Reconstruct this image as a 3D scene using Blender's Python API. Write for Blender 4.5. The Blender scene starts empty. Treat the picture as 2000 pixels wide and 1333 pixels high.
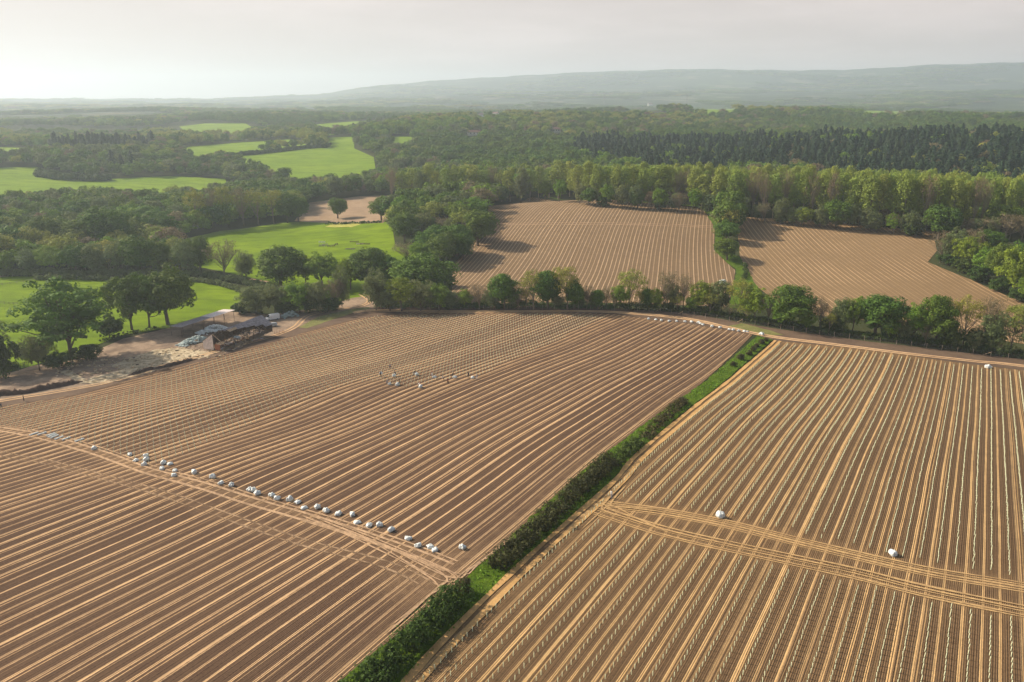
import bpy, math, random, bmesh
import numpy as np
from mathutils import Vector, Matrix
from mathutils.geometry import delaunay_2d_cdt
R_ = math.radians
rng = np.random.default_rng(7)
random.seed(7)

# ------------------------------------------------------------------ camera, world, sun, exposure
H, F, PITCH = 69.0, 1500.0, R_(17.6)
sc = bpy.context.scene
col = sc.collection
cd = bpy.data.cameras.new('camera'); cam = bpy.data.objects.new('camera', cd); col.objects.link(cam)
cam.location = (0, 0, H); cam.rotation_euler = (R_(90) - PITCH, 0, 0)
cd.sensor_width = 36; cd.lens = F / 2000 * 36; cd.clip_start = 1; cd.clip_end = 40000
sc.camera = cam
sc.view_settings.view_transform = 'Standard'; sc.view_settings.look = 'None'
sc.view_settings.gamma = 1; sc.view_settings.use_curve_mapping = False
sc.view_settings.exposure = 0.44
sc.cycles.use_denoising = True
sc.cycles.max_bounces = 6; sc.cycles.diffuse_bounces = 2; sc.cycles.transmission_bounces = 3
sc.cycles.transparent_max_bounces = 12; sc.cycles.volume_bounces = 1
SUN_EL, SUN_AZ = 33.0, -66.0          # azimuth from +Y, negative = left
w = bpy.data.worlds.new('World'); sc.world = w; w.use_nodes = True
nt = w.node_tree; nt.nodes.clear()
out = nt.nodes.new('ShaderNodeOutputWorld'); bg = nt.nodes.new('ShaderNodeBackground'); bg.inputs[1].default_value = 0.10
sky = nt.nodes.new('ShaderNodeTexSky'); sky.sky_type = 'NISHITA'; sky.sun_disc = False
sky.sun_elevation = R_(SUN_EL); sky.sun_rotation = R_(SUN_AZ)
sky.air_density = 1.0; sky.dust_density = 3.0; sky.ozone_density = 1.0
# a thin veil of high cloud: soft patches that whiten the sky
tc = nt.nodes.new('ShaderNodeTexCoord')
mp = nt.nodes.new('ShaderNodeMapping'); mp.inputs['Scale'].default_value = (1.6, 1.6, 9)
nz = nt.nodes.new('ShaderNodeTexNoise'); nz.inputs['Scale'].default_value = 2.2; nz.inputs['Detail'].default_value = 7; nz.inputs['Roughness'].default_value = 0.55
mr = nt.nodes.new('ShaderNodeMapRange'); mr.inputs[1].default_value = 0.47; mr.inputs[2].default_value = 0.75
mr.inputs[3].default_value = 0.90; mr.inputs[4].default_value = 1.0
hs = nt.nodes.new('ShaderNodeHueSaturation'); hs.inputs['Saturation'].default_value = 0.8
mx = nt.nodes.new('ShaderNodeMix'); mx.data_type = 'RGBA'
cl = nt.nodes.new('ShaderNodeMix'); cl.data_type = 'RGBA'; cl.inputs[6].default_value = (5.55, 4.75, 4.45, 1); cl.inputs[7].default_value = (6.3, 5.45, 5.15, 1)
cr = nt.nodes.new('ShaderNodeMapRange'); cr.interpolation_type = 'SMOOTHSTEP'; cr.inputs[1].default_value = .42; cr.inputs[2].default_value = .70
nt.links.new(nz.outputs['Fac'], cr.inputs[0]); nt.links.new(cr.outputs[0], cl.inputs[0]); nt.links.new(cl.outputs[2], mx.inputs[7])
L = nt.links.new
L(tc.outputs['Generated'], mp.inputs[0]); L(mp.outputs[0], nz.inputs['Vector']); L(nz.outputs['Fac'], mr.inputs[0])
sx = nt.nodes.new('ShaderNodeSeparateXYZ'); L(tc.outputs['Generated'], sx.inputs[0])
zr = nt.nodes.new('ShaderNodeMapRange'); zr.interpolation_type = 'SMOOTHSTEP'; zr.inputs[1].default_value = .13; zr.inputs[2].default_value = .36; zr.inputs[3].default_value = 1; zr.inputs[4].default_value = .0
L(sx.outputs[2], zr.inputs[0]); ml = nt.nodes.new('ShaderNodeMath'); ml.operation = 'MULTIPLY'; L(mr.outputs[0], ml.inputs[0]); L(zr.outputs[0], ml.inputs[1])   # the veil thins out overhead
L(sky.outputs[0], hs.inputs['Color']); L(hs.outputs[0], mx.inputs[6]); L(ml.outputs[0], mx.inputs[0])
L(mx.outputs[2], bg.inputs[0]); L(bg.outputs[0], out.inputs[0])
sd = bpy.data.lights.new('sun', 'SUN'); sd.energy = 5.0; sd.angle = R_(0.6); sd.color = (1.0, 0.87, 0.69)
sun = bpy.data.objects.new('sun', sd); col.objects.link(sun)
sun.rotation_euler = Vector((-math.sin(R_(SUN_AZ)) * math.cos(R_(SUN_EL)), -math.cos(R_(SUN_AZ)) * math.cos(R_(SUN_EL)), -math.sin(R_(SUN_EL)))).to_track_quat('-Z', 'Y').to_euler()
sun.location = (-200, 50, 300)
HAZE_DENS = 0.000165
HAZE_COL = (0.76, 0.89, 1.0, 1)

# ------------------------------------------------------------------ terrain and projection
CT, ST = math.cos(PITCH), math.sin(PITCH)
def sst(a, b, x):
    t = np.clip((x - a) / (b - a), 0, 1); return t * t * (3 - 2 * t)
TR = [(0, 0), (100, 0), (300, -10), (335, -9), (500, 6), (570, -2), (950, 10), (1700, 30), (2600, 20), (30000, 20)]
TL = [(0, 0), (90, 0), (140, -2), (190, -6), (250, -12), (300, -15), (700, -13), (1200, 2), (2200, 24), (3000, 14), (30000, 18)]
def tab(T, x):
    x = np.asarray(x, float); r = np.full(x.shape, float(T[0][1]))
    for (a, b), (c, d) in zip(T, T[1:]):
        m = (x > a); r = np.where(m, b + (d - b) * sst(a, c, x), r)
    return r
RID_R = 8300.0
_rx = np.array([-900, 0, 420, 640, 700, 860, 1000, 1150, 1350, 1450, 1560, 1640, 1720, 1800, 1900, 2000, 2300, 3200], float)
_ry = np.array([194, 194, 193, 183, 171, 157, 149, 141, 135, 137, 138, 137, 134, 128, 125, 122, 119, 130], float)
def ray(px, py):
    u = (px - 1000) / F; v = (666.5 - py) / F
    return (u, CT + v * ST, -ST + v * CT)
_raz = []; _rh = []
for a, b in zip(_rx, _ry):
    d = ray(a, b); _raz.append(math.degrees(math.atan2(d[0], d[1]))); _rh.append(H + d[2] / math.hypot(d[0], d[1]) * RID_R)
_raz = np.array(_raz); _rh = np.array(_rh)
def hgt(x, y):
    x = np.asarray(x, float); y = np.asarray(y, float)
    R = np.hypot(x, y); az = np.degrees(np.arctan2(x, y))
    wt = sst(-20, 8, az)
    z = tab(TL, R) * (1 - wt) + tab(TR, R) * wt
    bump = np.sin(x * .093 + 1.3 + .02 * y) * np.sin(y * .071 + .4) * .20 + np.sin(x * .031 + y * .043) * .25
    z = z + bump * sst(70, 120, R) * (1 - sst(480, 600, R))
    far = sst(600, 1100, R)
    z = z + 13 * np.exp(-((R - 930) / 210) ** 2) * sst(7, 34, az)
    z = z + far * (np.sin(x * .0061 + 2) * np.sin(y * .0053 + 1) * 7 + np.sin(x * .0023 - y * .0031) * 6)
    rise = .30 * sst(2900, 6200, R) + .70 * sst(5800, RID_R, R)
    rh = np.interp(az, _raz, _rh)
    rh = rh + np.sin(az * 1.9) * 3 + np.sin(az * 5.3 + 1) * 1.6
    return z + (rh - z) * rise
def h1(x, y): return float(hgt(x, y))
_ts = [40.0]
while _ts[-1] < 11500: _ts.append(_ts[-1] + max(.5, _ts[-1] * .004))
_ts = np.array(_ts)
def hit(px, py):
    d = ray(px, py)
    z = H + d[2] * _ts; g = hgt(d[0] * _ts, d[1] * _ts)
    k = np.argmax(z <= g)
    if z[k] > g[k]: return None
    a, b = _ts[max(0, k - 1)], _ts[k]
    for _ in range(18):
        m = (a + b) / 2
        if H + d[2] * m <= h1(d[0] * m, d[1] * m): b = m
        else: a = m
    return (d[0] * b, d[1] * b)
def proj(x, y, z):
    dz = z - H; dep = y * CT - dz * ST; up = y * ST + dz * CT
    return 1000 + F * x / dep, 666.5 - F * up / dep, dep
def W(pts): return [hit(*p) for p in pts]

# ------------------------------------------------------------------ object helpers
def tag(o, label=None, cat=None, group=None, kind=None):
    if label: o['label'] = label
    if cat: o['category'] = cat
    if group: o['group'] = group
    if kind: o['kind'] = kind
    return o
def link(name, me, mats=None, parent=None, loc=None):
    o = bpy.data.objects.new(name, me); col.objects.link(o)
    for m in (mats or []):
        me.materials.append(m)
    if parent: o.parent = parent
    if loc is not None: o.location = loc
    return o
def empty(name, loc, rz=0):
    o = bpy.data.objects.new(name, None); col.objects.link(o); o.location = loc; o.rotation_euler = (0, 0, rz); o.empty_display_size = .5
    return o
def npmesh(name, V, Q, smooth=False):
    """V (n,3), Q (m,3|4) numpy -> mesh, fast"""
    V = np.asarray(V, np.float32); Q = np.asarray(Q, np.int32); k = Q.shape[1]
    me = bpy.data.meshes.new(name)
    me.vertices.add(len(V)); me.vertices.foreach_set('co', V.ravel())
    me.loops.add(Q.size); me.loops.foreach_set('vertex_index', Q.ravel())
    me.polygons.add(len(Q)); me.polygons.foreach_set('loop_start', np.arange(0, Q.size, k, dtype=np.int32))
    me.update(calc_edges=True); me.validate()
    if smooth: me.polygons.foreach_set('use_smooth', np.ones(len(me.polygons), bool))
    return me
class MB:
    """collects simple solids into one mesh"""
    def __init__(s): s.V = []; s.Fc = []; s.mi = []
    def add(s, V, Fc, mi=0):
        o = len(s.V); s.V += [tuple(v) for v in V]; s.Fc += [tuple(i + o for i in f) for f in Fc]; s.mi += [mi] * len(Fc)
    def box(s, c, d, rz=0, mi=0, M=None):
        x, y, z = d[0] / 2, d[1] / 2, d[2] / 2
        V = [Vector((sx * x, sy * y, sz * z)) for sx in (-1, 1) for sy in (-1, 1) for sz in (-1, 1)]
        T = Matrix.Translation(c) @ (M if M is not None else Matrix.Rotation(rz, 4, 'Z'))
        s.add([T @ v for v in V], [(0, 1, 3, 2), (4, 6, 7, 5), (0, 4, 5, 1), (2, 3, 7, 6), (0, 2, 6, 4), (1, 5, 7, 3)], mi)
    def tube(s, P, rad, n=6, mi=0, cap=True):
        P = [Vector(p) for p in P]; rings = []
        for i, p in enumerate(P):
            t = (P[min(i + 1, len(P) - 1)] - P[max(i - 1, 0)]).normalized()
            a = t.cross(Vector((0, 0, 1)) if abs(t.z) < .9 else Vector((1, 0, 0))).normalized(); b = t.cross(a)
            r = rad[i] if hasattr(rad, '__len__') else rad
            rings.append([p + a * math.cos(2 * math.pi * k / n) * r + b * math.sin(2 * math.pi * k / n) * r for k in range(n)])
        V = [v for r in rings for v in r]; Fc = []
        for i in range(len(P) - 1):
            for k in range(n):
                Fc.append((i * n + k, i * n + (k + 1) % n, (i + 1) * n + (k + 1) % n, (i + 1) * n + k))
        if cap: Fc.append(tuple(range(n - 1, -1, -1))); Fc.append(tuple(range((len(P) - 1) * n, len(P) * n)))
        s.add(V, Fc, mi)
    def slab(s, quad, th, mi=0):
        """a quad given thickness th downwards along its normal"""
        q = [Vector(p) for p in quad]; nrm = (q[1] - q[0]).cross(q[3] - q[0]).normalized()
        if nrm.z < 0: nrm = -nrm
        V = q + [p - nrm * th for p in q]
        s.add(V, [(0, 1, 2, 3), (7, 6, 5, 4), (0, 4, 5, 1), (1, 5, 6, 2), (2, 6, 7, 3), (3, 7, 4, 0)], mi)
    def build(s, name, mats, parent=None, loc=None, smooth=False):
        me = bpy.data.meshes.new(name); me.from_pydata(s.V, [], s.Fc)
        me.polygons.foreach_set('material_index', s.mi)
        if smooth: me.polygons.foreach_set('use_smooth', [True] * len(s.Fc))
        bm = bmesh.new(); bm.from_mesh(me); bmesh.ops.recalc_face_normals(bm, faces=bm.faces); bm.to_mesh(me); bm.free()
        me.update()
        return link(name, me, mats if isinstance(mats, list) else [mats], parent, loc)

# ------------------------------------------------------------------ materials
class NG:
    def __init__(s, name, rough=.9, spec=.1):
        s.m = bpy.data.materials.new(name); s.m.use_nodes = True; s.t = s.m.node_tree; s.t.nodes.clear()
        s.o = s.t.nodes.new('ShaderNodeOutputMaterial'); s.b = s.t.nodes.new('ShaderNodeBsdfPrincipled')
        s.b.inputs['Roughness'].default_value = rough; s.b.inputs['Specular IOR Level'].default_value = spec
        s.t.links.new(s.b.outputs[0], s.o.inputs[0])
    def n(s, ty, **k):
        x = s.t.nodes.new('ShaderNode' + ty)
        for a, b in k.items(): setattr(x, a, b)
        return x
    def put(s, sock, v):
        if isinstance(v, bpy.types.NodeSocket): s.t.links.new(v, sock)
        elif isinstance(v, (tuple, list)) and len(v) == 3 and sock.type == 'RGBA': sock.default_value = (*v, 1)
        else: sock.default_value = v
    def M(s, op, a, b=0.0, c=0.0):
        x = s.n('Math', operation=op); s.put(x.inputs[0], a); s.put(x.inputs[1], b); s.put(x.inputs[2], c); return x.outputs[0]
    def ramp(s, v, a, b, lo=0.0, hi=1.0):
        x = s.n('MapRange', interpolation_type='SMOOTHSTEP'); s.put(x.inputs[0], v); s.put(x.inputs[1], a); s.put(x.inputs[2], b); s.put(x.inputs[3], lo); s.put(x.inputs[4], hi); return x.outputs[0]
    def mix(s, f, a, b, mode='MIX'):
        x = s.n('Mix', data_type='RGBA', blend_type=mode); s.put(x.inputs[0], f); s.put(x.inputs[6], a); s.put(x.inputs[7], b); return x.outputs[2]
    def pos(s): return s.n('NewGeometry').outputs['Position']
    def noise(s, scale, detail=4, rough=.55, vec=None, sc3=None, dim='3D'):
        x = s.n('TexNoise', noise_dimensions=dim); x.inputs['Scale'].default_value = scale; x.inputs['Detail'].default_value = detail; x.inputs['Roughness'].default_value = rough
        v = vec if vec is not None else s.pos()
        if sc3: 
            mp = s.n('Mapping'); s.put(mp.inputs[0], v); mp.inputs['Scale'].default_value = sc3; v = mp.outputs[0]
        s.put(x.inputs['Vector'], v); return x.outputs['Fac']
    def attr(s, name): return s.n('Attribute', attribute_name=name).outputs['Fac']
    def white(s, v):
        x = s.n('TexWhiteNoise', noise_dimensions='1D'); s.put(x.inputs['W'], v); return x.outputs['Value']
    def bump(s, hh, dist=.1, strength=1.0):
        x = s.n('Bump'); x.inputs['Strength'].default_value = strength; x.inputs['Distance'].default_value = dist; s.put(x.inputs['Height'], hh)
        s.put(s.b.inputs['Normal'], x.outputs[0])
    def col(s, c): s.put(s.b.inputs['Base Color'], c)

def simple(name, c, rough=.8, var=.25, scale=3.0, metal=0, spec=.2):
    g = NG(name, rough, spec); g.b.inputs['Metallic'].default_value = metal
    tco = g.n('TexCoord').outputs['Object']
    f = g.noise(scale, 4, vec=tco)
    g.col(g.mix(g.ramp(f, .3, .7), tuple(x * (1 - var) for x in c), tuple(min(1, x * (1 + var)) for x in c)))
    return g.m

def furrow_material(name, spacing, dark, mid, tan, track_w=(.22, .34), contrast=1.0, pos=.5, second=0.0, ridge=1.0, patchy=.85):
    g = NG(name, .95, .05)
    row = g.attr('row'); along = g.attr('along')
    vec = g.n('CombineXYZ'); g.put(vec.inputs[0], g.M('MULTIPLY', along, .03)); g.put(vec.inputs[1], g.M('MULTIPLY', row, .6))
    wob = g.noise(1.0, 3, .6, vec=vec.outputs[0])
    u0 = g.M('ADD', row, g.M('MULTIPLY', g.M('SUBTRACT', wob, .5), .16))
    rn = g.M('FLOOR', u0); u = g.M('FRACT', u0)
    r1 = g.white(rn); r2 = g.white(g.M('ADD', rn, 37.3)); r3 = g.white(g.M('ADD', rn, 91.7))
    c1 = g.M('ADD', pos, g.M('MULTIPLY', g.M('SUBTRACT', r1, .5), .14))
    d = g.M('MULTIPLY', g.M('ABSOLUTE', g.M('SUBTRACT', u, c1)), spacing)
    wdt = g.M('ADD', track_w[0], g.M('MULTIPLY', r2, track_w[1] - track_w[0]))
    edge = g.M('MULTIPLY', g.M('SUBTRACT', g.noise(2.2, 4, .6), .5), .16)
    de = g.M('ADD', d, edge)
    band = g.M('SUBTRACT', 1.0, g.ramp(g.M('SUBTRACT', de, wdt), -.06, .07))
    cut = g.M('MULTIPLY', g.M('SUBTRACT', 1.0, g.ramp(d, .035, .08)), g.ramp(r3, .2, .35))
    band = g.M('MULTIPLY', band, g.M('SUBTRACT', 1.0, g.M('MULTIPLY', cut, .9)))
    # second, fainter wheel line
    c2 = g.M('ADD', pos + .27, g.M('MULTIPLY', g.M('SUBTRACT', r3, .5), .08))
    d2 = g.M('MULTIPLY', g.M('ABSOLUTE', g.M('SUBTRACT', u, c2)), spacing)
    b2 = g.M('MULTIPLY', g.M('SUBTRACT', 1.0, g.ramp(g.M('ADD', d2, edge), .04, .13)), g.M('MULTIPLY', g.ramp(r2, .0, .6), second))
    # fine seed-bed ridges running along the row, tread cleats across it
    fr = g.M('SINE', g.M('MULTIPLY', u, 2 * math.pi * round(spacing / .27)))
    fr = g.M('MULTIPLY', g.M('ADD', fr, 1.0), .5)
    cle = g.M('MULTIPLY', g.M('ADD', g.M('SINE', g.M('MULTIPLY', along, 2 * math.pi / .32)), 1.0), .5)
    clem = g.M('MULTIPLY', g.M('SUBTRACT', 1.0, g.ramp(g.M('ABSOLUTE', g.M('SUBTRACT', g.M('MULTIPLY', g.M('SUBTRACT', u, c1), spacing), .48)), .07, .14)), g.ramp(r2, .4, .7))
    big = g.noise(.012, 5, .6); med = g.noise(.25, 5, .65); fine = g.noise(3.5, 3, .7)
    soil = g.mix(g.ramp(g.M('ADD', g.M('MULTIPLY', big, .6), g.M('MULTIPLY', med, .4)), .35, .65), dark, mid)
    soil = g.mix(g.M('MULTIPLY', fr, .35 * ridge), soil, mid)
    dd = g.M('SUBTRACT', 1.0, g.ramp(g.M('ABSOLUTE', g.M('SUBTRACT', u, g.M('ADD', c1, .3))), .05, .2))
    for q_, (o_, w_) in enumerate(((.2, .028), (.36, .04), (.52, .03), (.68, .045), (.84, .03))):
        uu = g.M('FRACT', g.M('ADD', g.M('SUBTRACT', u, g.M('ADD', c1, o_ + .0)), g.M('MULTIPLY', g.white(g.M('ADD', rn, 11.3 * (q_ + 1))), .05)))
        st = g.M('SUBTRACT', 1.0, g.ramp(g.M('MINIMUM', uu, g.M('SUBTRACT', 1.0, uu)), w_ * .5, w_ * 1.6))
        soil = g.mix(g.M('MULTIPLY', st, (.75 if q_ % 2 else .5) * contrast), soil, tuple(x * .45 for x in dark))
    soil = g.mix(g.M('MULTIPLY', dd, .3 * contrast), soil, tuple(x * .62 for x in dark))
    soil = g.mix(g.M('MULTIPLY', g.M('MULTIPLY', clem, cle), .6), soil, tuple(x * .55 for x in dark))
    soil = g.mix(g.M('MULTIPLY', g.ramp(fine, .25, .75), .5), soil, tuple(x * 1.25 for x in mid))
    tanc = g.mix(g.ramp(med, .3, .7), tuple(x * .85 for x in tan), tuple(min(.9, x * 1.1) for x in tan))
    con = g.M('MULTIPLY', contrast, g.ramp(g.noise(.018, 3, .6), .38, .62, patchy, 1.0))
    c = g.mix(g.M('MULTIPLY', g.M('MAXIMUM', band, b2), con), soil, tanc)
    hl = g.attr('head')          # worn, cross-driven headland
    hm = g.M('MULTIPLY', hl, g.ramp(g.noise(.9, 5, .7), .3, .7, .3, 1))
    c = g.mix(g.M('MULTIPLY', hm, .6), c, g.mix(.3, mid, tan))
    g.col(c)
    hh = g.M('ADD', g.M('MULTIPLY', band, -.5), g.M('MULTIPLY', fr, .45 * ridge))
    hh = g.M('ADD', hh, g.M('MULTIPLY', fine, .5)); hh = g.M('ADD', hh, g.M('MULTIPLY', g.M('MULTIPLY', clem, cle), .5))
    g.bump(hh, .11, .9)
    return g.m

def dirt_material(name, a, b, sc=.3, bump=.15, det=6):
    g = NG(name, .95, .05)
    f = g.noise(sc, det, .65); f2 = g.noise(sc * 9, 4, .7)
    c = g.mix(g.ramp(f, .35, .65), a, b)
    c = g.mix(g.M('MULTIPLY', g.ramp(f2, .3, .75), .45), c, tuple(x * .6 for x in a))
    g.col(c); g.bump(g.M('ADD', f2, f), bump, 1)
    return g.m
def grass_material(name, a, b, sc=.08, fine=2.0):
    g = NG(name, .9, .05)
    f = g.noise(sc, 5, .6); f2 = g.noise(fine, 4, .7); f3 = g.noise(sc * 6, 4, .6, sc3=(.35, 1, 1))
    c = g.mix(g.ramp(f, .3, .7), a, b)
    c = g.mix(g.M('MULTIPLY', g.ramp(f3, .4, .7), .7), c, tuple(x * .62 for x in a))
    c = g.mix(g.M('MULTIPLY', g.ramp(f2, .35, .75), .35), c, tuple(min(1, x * 1.35) for x in b))
    g.col(c); g.bump(g.M('ADD', f2, f3), .25, 1)
    return g.m
def leaf_material(name, a, b, trans=.16, var=.6):
    g = NG(name, .7, .12)
    rnd = g.n('ObjectInfo').outputs['Random']
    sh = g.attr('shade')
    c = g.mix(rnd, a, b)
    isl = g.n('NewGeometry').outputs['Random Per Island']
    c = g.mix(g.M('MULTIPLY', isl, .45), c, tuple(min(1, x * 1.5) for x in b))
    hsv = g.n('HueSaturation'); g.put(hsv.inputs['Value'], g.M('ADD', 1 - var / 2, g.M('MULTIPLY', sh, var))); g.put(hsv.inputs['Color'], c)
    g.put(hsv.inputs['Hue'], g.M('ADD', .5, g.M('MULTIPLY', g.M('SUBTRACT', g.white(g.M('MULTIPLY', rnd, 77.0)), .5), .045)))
    g.col(hsv.outputs[0])
    tr = g.n('BsdfTranslucent'); g.put(tr.inputs[0], g.mix(.5, hsv.outputs[0], tuple(min(1, x * 1.6) for x in b)))
    ms = g.n('MixShader'); ms.inputs[0].default_value = trans
    g.t.links.new(g.b.outputs[0], ms.inputs[1]); g.t.links.new(tr.outputs[0], ms.inputs[2]); g.t.links.new(ms.outputs[0], g.o.inputs[0])
    return g.m
def bark_material(name, a):
    g = NG(name, .95, .05); tco = g.n('TexCoord').outputs['Object']
    f = g.noise(1.5, 5, .7, vec=tco, sc3=(4, 4, .6))
    g.col(g.mix(f, tuple(x * .5 for x in a), tuple(x * 1.4 for x in a))); g.bump(f, .1, 1); return g.m

LEAF = {
 'oak': leaf_material('leaf_dark_green', (.062, .112, .016), (.098, .158, .020)),
 'bright': leaf_material('leaf_fresh_green', (.115, .195, .018), (.160, .235, .022)),
 'airy': leaf_material('leaf_yellow_green', (.185, .215, .040), (.235, .250, .045), .22),
 'poplar': leaf_material('leaf_poplar', (.175, .230, .042), (.235, .285, .050), .22),
 'bare': leaf_material('leaf_sparse_brown', (.150, .125, .070), (.200, .165, .085), .2),
 'grey': leaf_material('leaf_grey_green', (.100, .135, .052), (.145, .175, .062), .25),
 'pine': leaf_material('needle_blue_green', (.020, .042, .022), (.032, .060, .026), .1),
 'hedge': leaf_material('leaf_hedge', (.034, .062, .012), (.058, .092, .016)),
 'brownhedge': leaf_material('leaf_budding_hedge', (.050, .052, .018), (.080, .074, .024)),
}
BARK = bark_material('bark', (.13, .10, .075)); BARKP = bark_material('pale_bark', (.22, .18, .13))
M_soilL = furrow_material('furrowed_soil_left', 2.4, (.082, .048, .033), (.140, .087, .053), (.64, .42, .225), (.15, .26), 1.0, .5, .8)
M_soilR = furrow_material('furrowed_soil_right', 2.4, (.108, .065, .036), (.180, .113, .059), (.56, .36, .165), (.15, .25), 1.0, .55, .7)
M_soilM = furrow_material('furrowed_soil_middle', 2.05, (.160, .104, .057), (.222, .150, .082), (.56, .39, .24), (.15, .24), .85, .5, .0, .4, .65)
M_soilF = furrow_material('furrowed_soil_far', 2.3, (.205, .133, .068), (.27, .180, .093), (.54, .36, .20), (.17, .28), .85, .5, .0, .4, .12)
M_soilP = dirt_material('bare_field_soil', (.29, .20, .125), (.37, .26, .165), .05)
M_tan = dirt_material('packed_track_earth', (.55, .35, .19), (.66, .44, .25), .5, .1)
def worn_material(name, a, b):
    g = NG(name, .95, .05); f = g.noise(.8, 5, .7); f2 = g.noise(6, 3, .7)
    c = g.mix(g.ramp(f, .38, .62), a, b); c = g.mix(g.M('MULTIPLY', g.ramp(f2, .35, .7), .5), c, tuple(x * .6 for x in a)); g.col(c); g.bump(f2, .06, 1); return g.m
M_wt = worn_material('worn_wheel_earth', (.36, .24, .145), (.60, .40, .24))
M_wt2 = worn_material('faint_wheel_earth', (.17, .11, .068), (.44, .30, .18))
M_wtR = worn_material('worn_sandy_wheel_earth', (.42, .27, .13), (.62, .40, .18))
M_tanR = dirt_material('packed_sandy_earth', (.50, .30, .12), (.66, .40, .165), .4, .12)
M_yard = dirt_material('yard_earth', (.20, .145, .105), (.40, .295, .205), .12, .25)
M_rubble = dirt_material('pale_rubble', (.46, .35, .21), (.90, .76, .53), .5, .7, 9)
M_darks = dirt_material('dark_turned_soil', (.085, .055, .045), (.14, .092, .072), .6, .4)
M_marg = dirt_material('dark_headland_soil', (.13, .088, .062), (.18, .125, .085), .1, .1)
M_past = grass_material('pasture_grass', (.105, .175, .004), (.185, .270, .006), .035)
M_past2 = grass_material('pasture_grass_pale', (.15, .225, .03), (.21, .27, .045))
M_pfar = grass_material('far_pasture_grass', (.13, .215, .010), (.18, .265, .014), .02, .5)
M_verge = grass_material('rough_verge_grass', (.06, .11, .010), (.105, .165, .014), .3, 3.0)
M_vergeD = grass_material('dry_verge_grass', (.15, .17, .05), (.25, .23, .09), .4, 3.0)
M_butter = dirt_material('yellow_buttercup_grass', (.32, .34, .06), (.52, .46, .12), .6, .1)
def land_material():
    g = NG('countryside_ground', .95, .03)
    f = g.noise(.02, 5, .6); f2 = g.noise(.4, 4, .7)
    near = g.mix(g.ramp(f, .3, .7), (.030, .045, .016), (.065, .075, .028))
    near = g.mix(g.M('MULTIPLY', f2, .5), near, (.05, .045, .025))
    # far countryside: patchwork of woods and small fields
    v = g.n('TexVoronoi', feature='F1', voronoi_dimensions='2D'); v.inputs['Scale'].default_value = .009; g.put(v.inputs['Vector'], g.pos())
    sx = g.n('SeparateColor'); g.put(sx.inputs[0], v.outputs['Color'])
    fld = g.mix(g.ramp(sx.outputs[1], .2, .9), (.08, .11, .045), (.15, .14, .09))
    farc = g.mix(g.ramp(sx.outputs[0], .78, .80), (.04, .06, .025), fld)
    sp = g.n('SeparateXYZ'); g.put(sp.inputs[0], g.pos())
    c = g.mix(g.ramp(sp.outputs[1], 1900, 2600), near, farc)
    g.col(c); g.bump(g.M('ADD', f2, f), .4, 1); return g.m
M_land = land_material()
M_white = simple('white_plastic_sack', (.66, .69, .66), .45, .32, 5, spec=.4)
M_sackshade = simple('shaded_plastic_sack', (.36, .44, .42), .5, .25, 3, spec=.4)  # darker bluish-green copy of the white sack, shade put into its colour
M_guard = simple('pale_green_tube_plastic', (.66, .68, .44), .5, .12, 20, spec=.3)
M_post = simple('weathered_post_wood', (.26, .21, .16), .9, .3, 5)
M_wire = simple('fence_wire', (.22, .21, .20), .6, .1, 5, metal=.5)
M_rail = simple('grey_rail_wood', (.20, .18, .13), .9, .3, 4)
M_sheet = simple('grey_roof_sheet', (.28, .25, .25), .7, .25, 1.2)
M_sheetp = simple('pale_roof_sheet', (.66, .57, .53), .6, .15, 1.5)
M_timber = simple('old_timber', (.13, .095, .07), .9, .4, 4)
M_pinet = simple('split_pale_timber', (.50, .36, .22), .85, .3, 4)
M_rust = simple('rusty_iron', (.30, .12, .06), .9, .4, 5)
M_dark = simple('dark_rubber', (.02, .02, .02), .8, .2, 5)
M_glass = simple('dark_glass', (.03, .04, .05), .08, .1, 2, spec=.8)
M_van = simple('white_paint', (.72, .74, .75), .3, .05, 2, spec=.5)
M_car = simple('silver_paint', (.50, .54, .57), .25, .06, 2, metal=.4, spec=.5)
M_lampc = simple('clear_lamp', (.75, .75, .7), .15, .1, 2, spec=.6)
M_redlamp = simple('red_lamp', (.4, .02, .02), .2, .1, 2, spec=.6)
M_skin = simple('skin', (.45, .27, .19), .7, .1, 8)
M_tile = simple('brown_roof_tiles', (.20, .12, .09), .9, .25, 2)
M_render = simple('pale_house_wall', (.72, .69, .62), .85, .08, 1)

# ------------------------------------------------------------------ ground: one sheet to the horizon
Rs = [8.0]
while Rs[-1] < 130: Rs.append(Rs[-1] + 3.0)
while Rs[-1] < 560: Rs.append(Rs[-1] + 2.6)
while Rs[-1] < 11500: Rs.append(Rs[-1] * 1.012)
Rs = np.array(Rs)
az = np.concatenate([np.arange(-180, -62, 4.0), np.arange(-62, 62, .45), np.arange(62, 180, 4.0)])
n, m = len(Rs), len(az)
AA, RR = np.meshgrid(np.radians(az), Rs)
X = RR * np.sin(AA); Y = RR * np.cos(AA); Z = hgt(X, Y) - .12 - sst(520, 1500, RR) * 1.0
V = np.stack([X, Y, Z], -1).reshape(-1, 3)
i = np.arange(n - 1)[:, None] * m; j = np.arange(m)[None, :]; j2 = (j + 1) % m
Q = np.stack([i + j, i + j2, i + m + j2, i + m + j], -1).reshape(-1, 4)
c0 = len(V); V = np.vstack([V, [[0, 0, -.12]]])
me = npmesh('ground', V, Q, True)
bm = bmesh.new(); bm.from_mesh(me); bm.verts.ensure_lookup_table()
for k in range(m): bm.faces.new((bm.verts[c0], bm.verts[(k + 1) % m], bm.verts[k]))
bmesh.ops.recalc_face_normals(bm, faces=bm.faces)
if sum(f.normal.z for f in list(bm.faces)[:50]) < 0: bmesh.ops.reverse_faces(bm, faces=bm.faces)
bm.to_mesh(me); bm.free()
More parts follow.
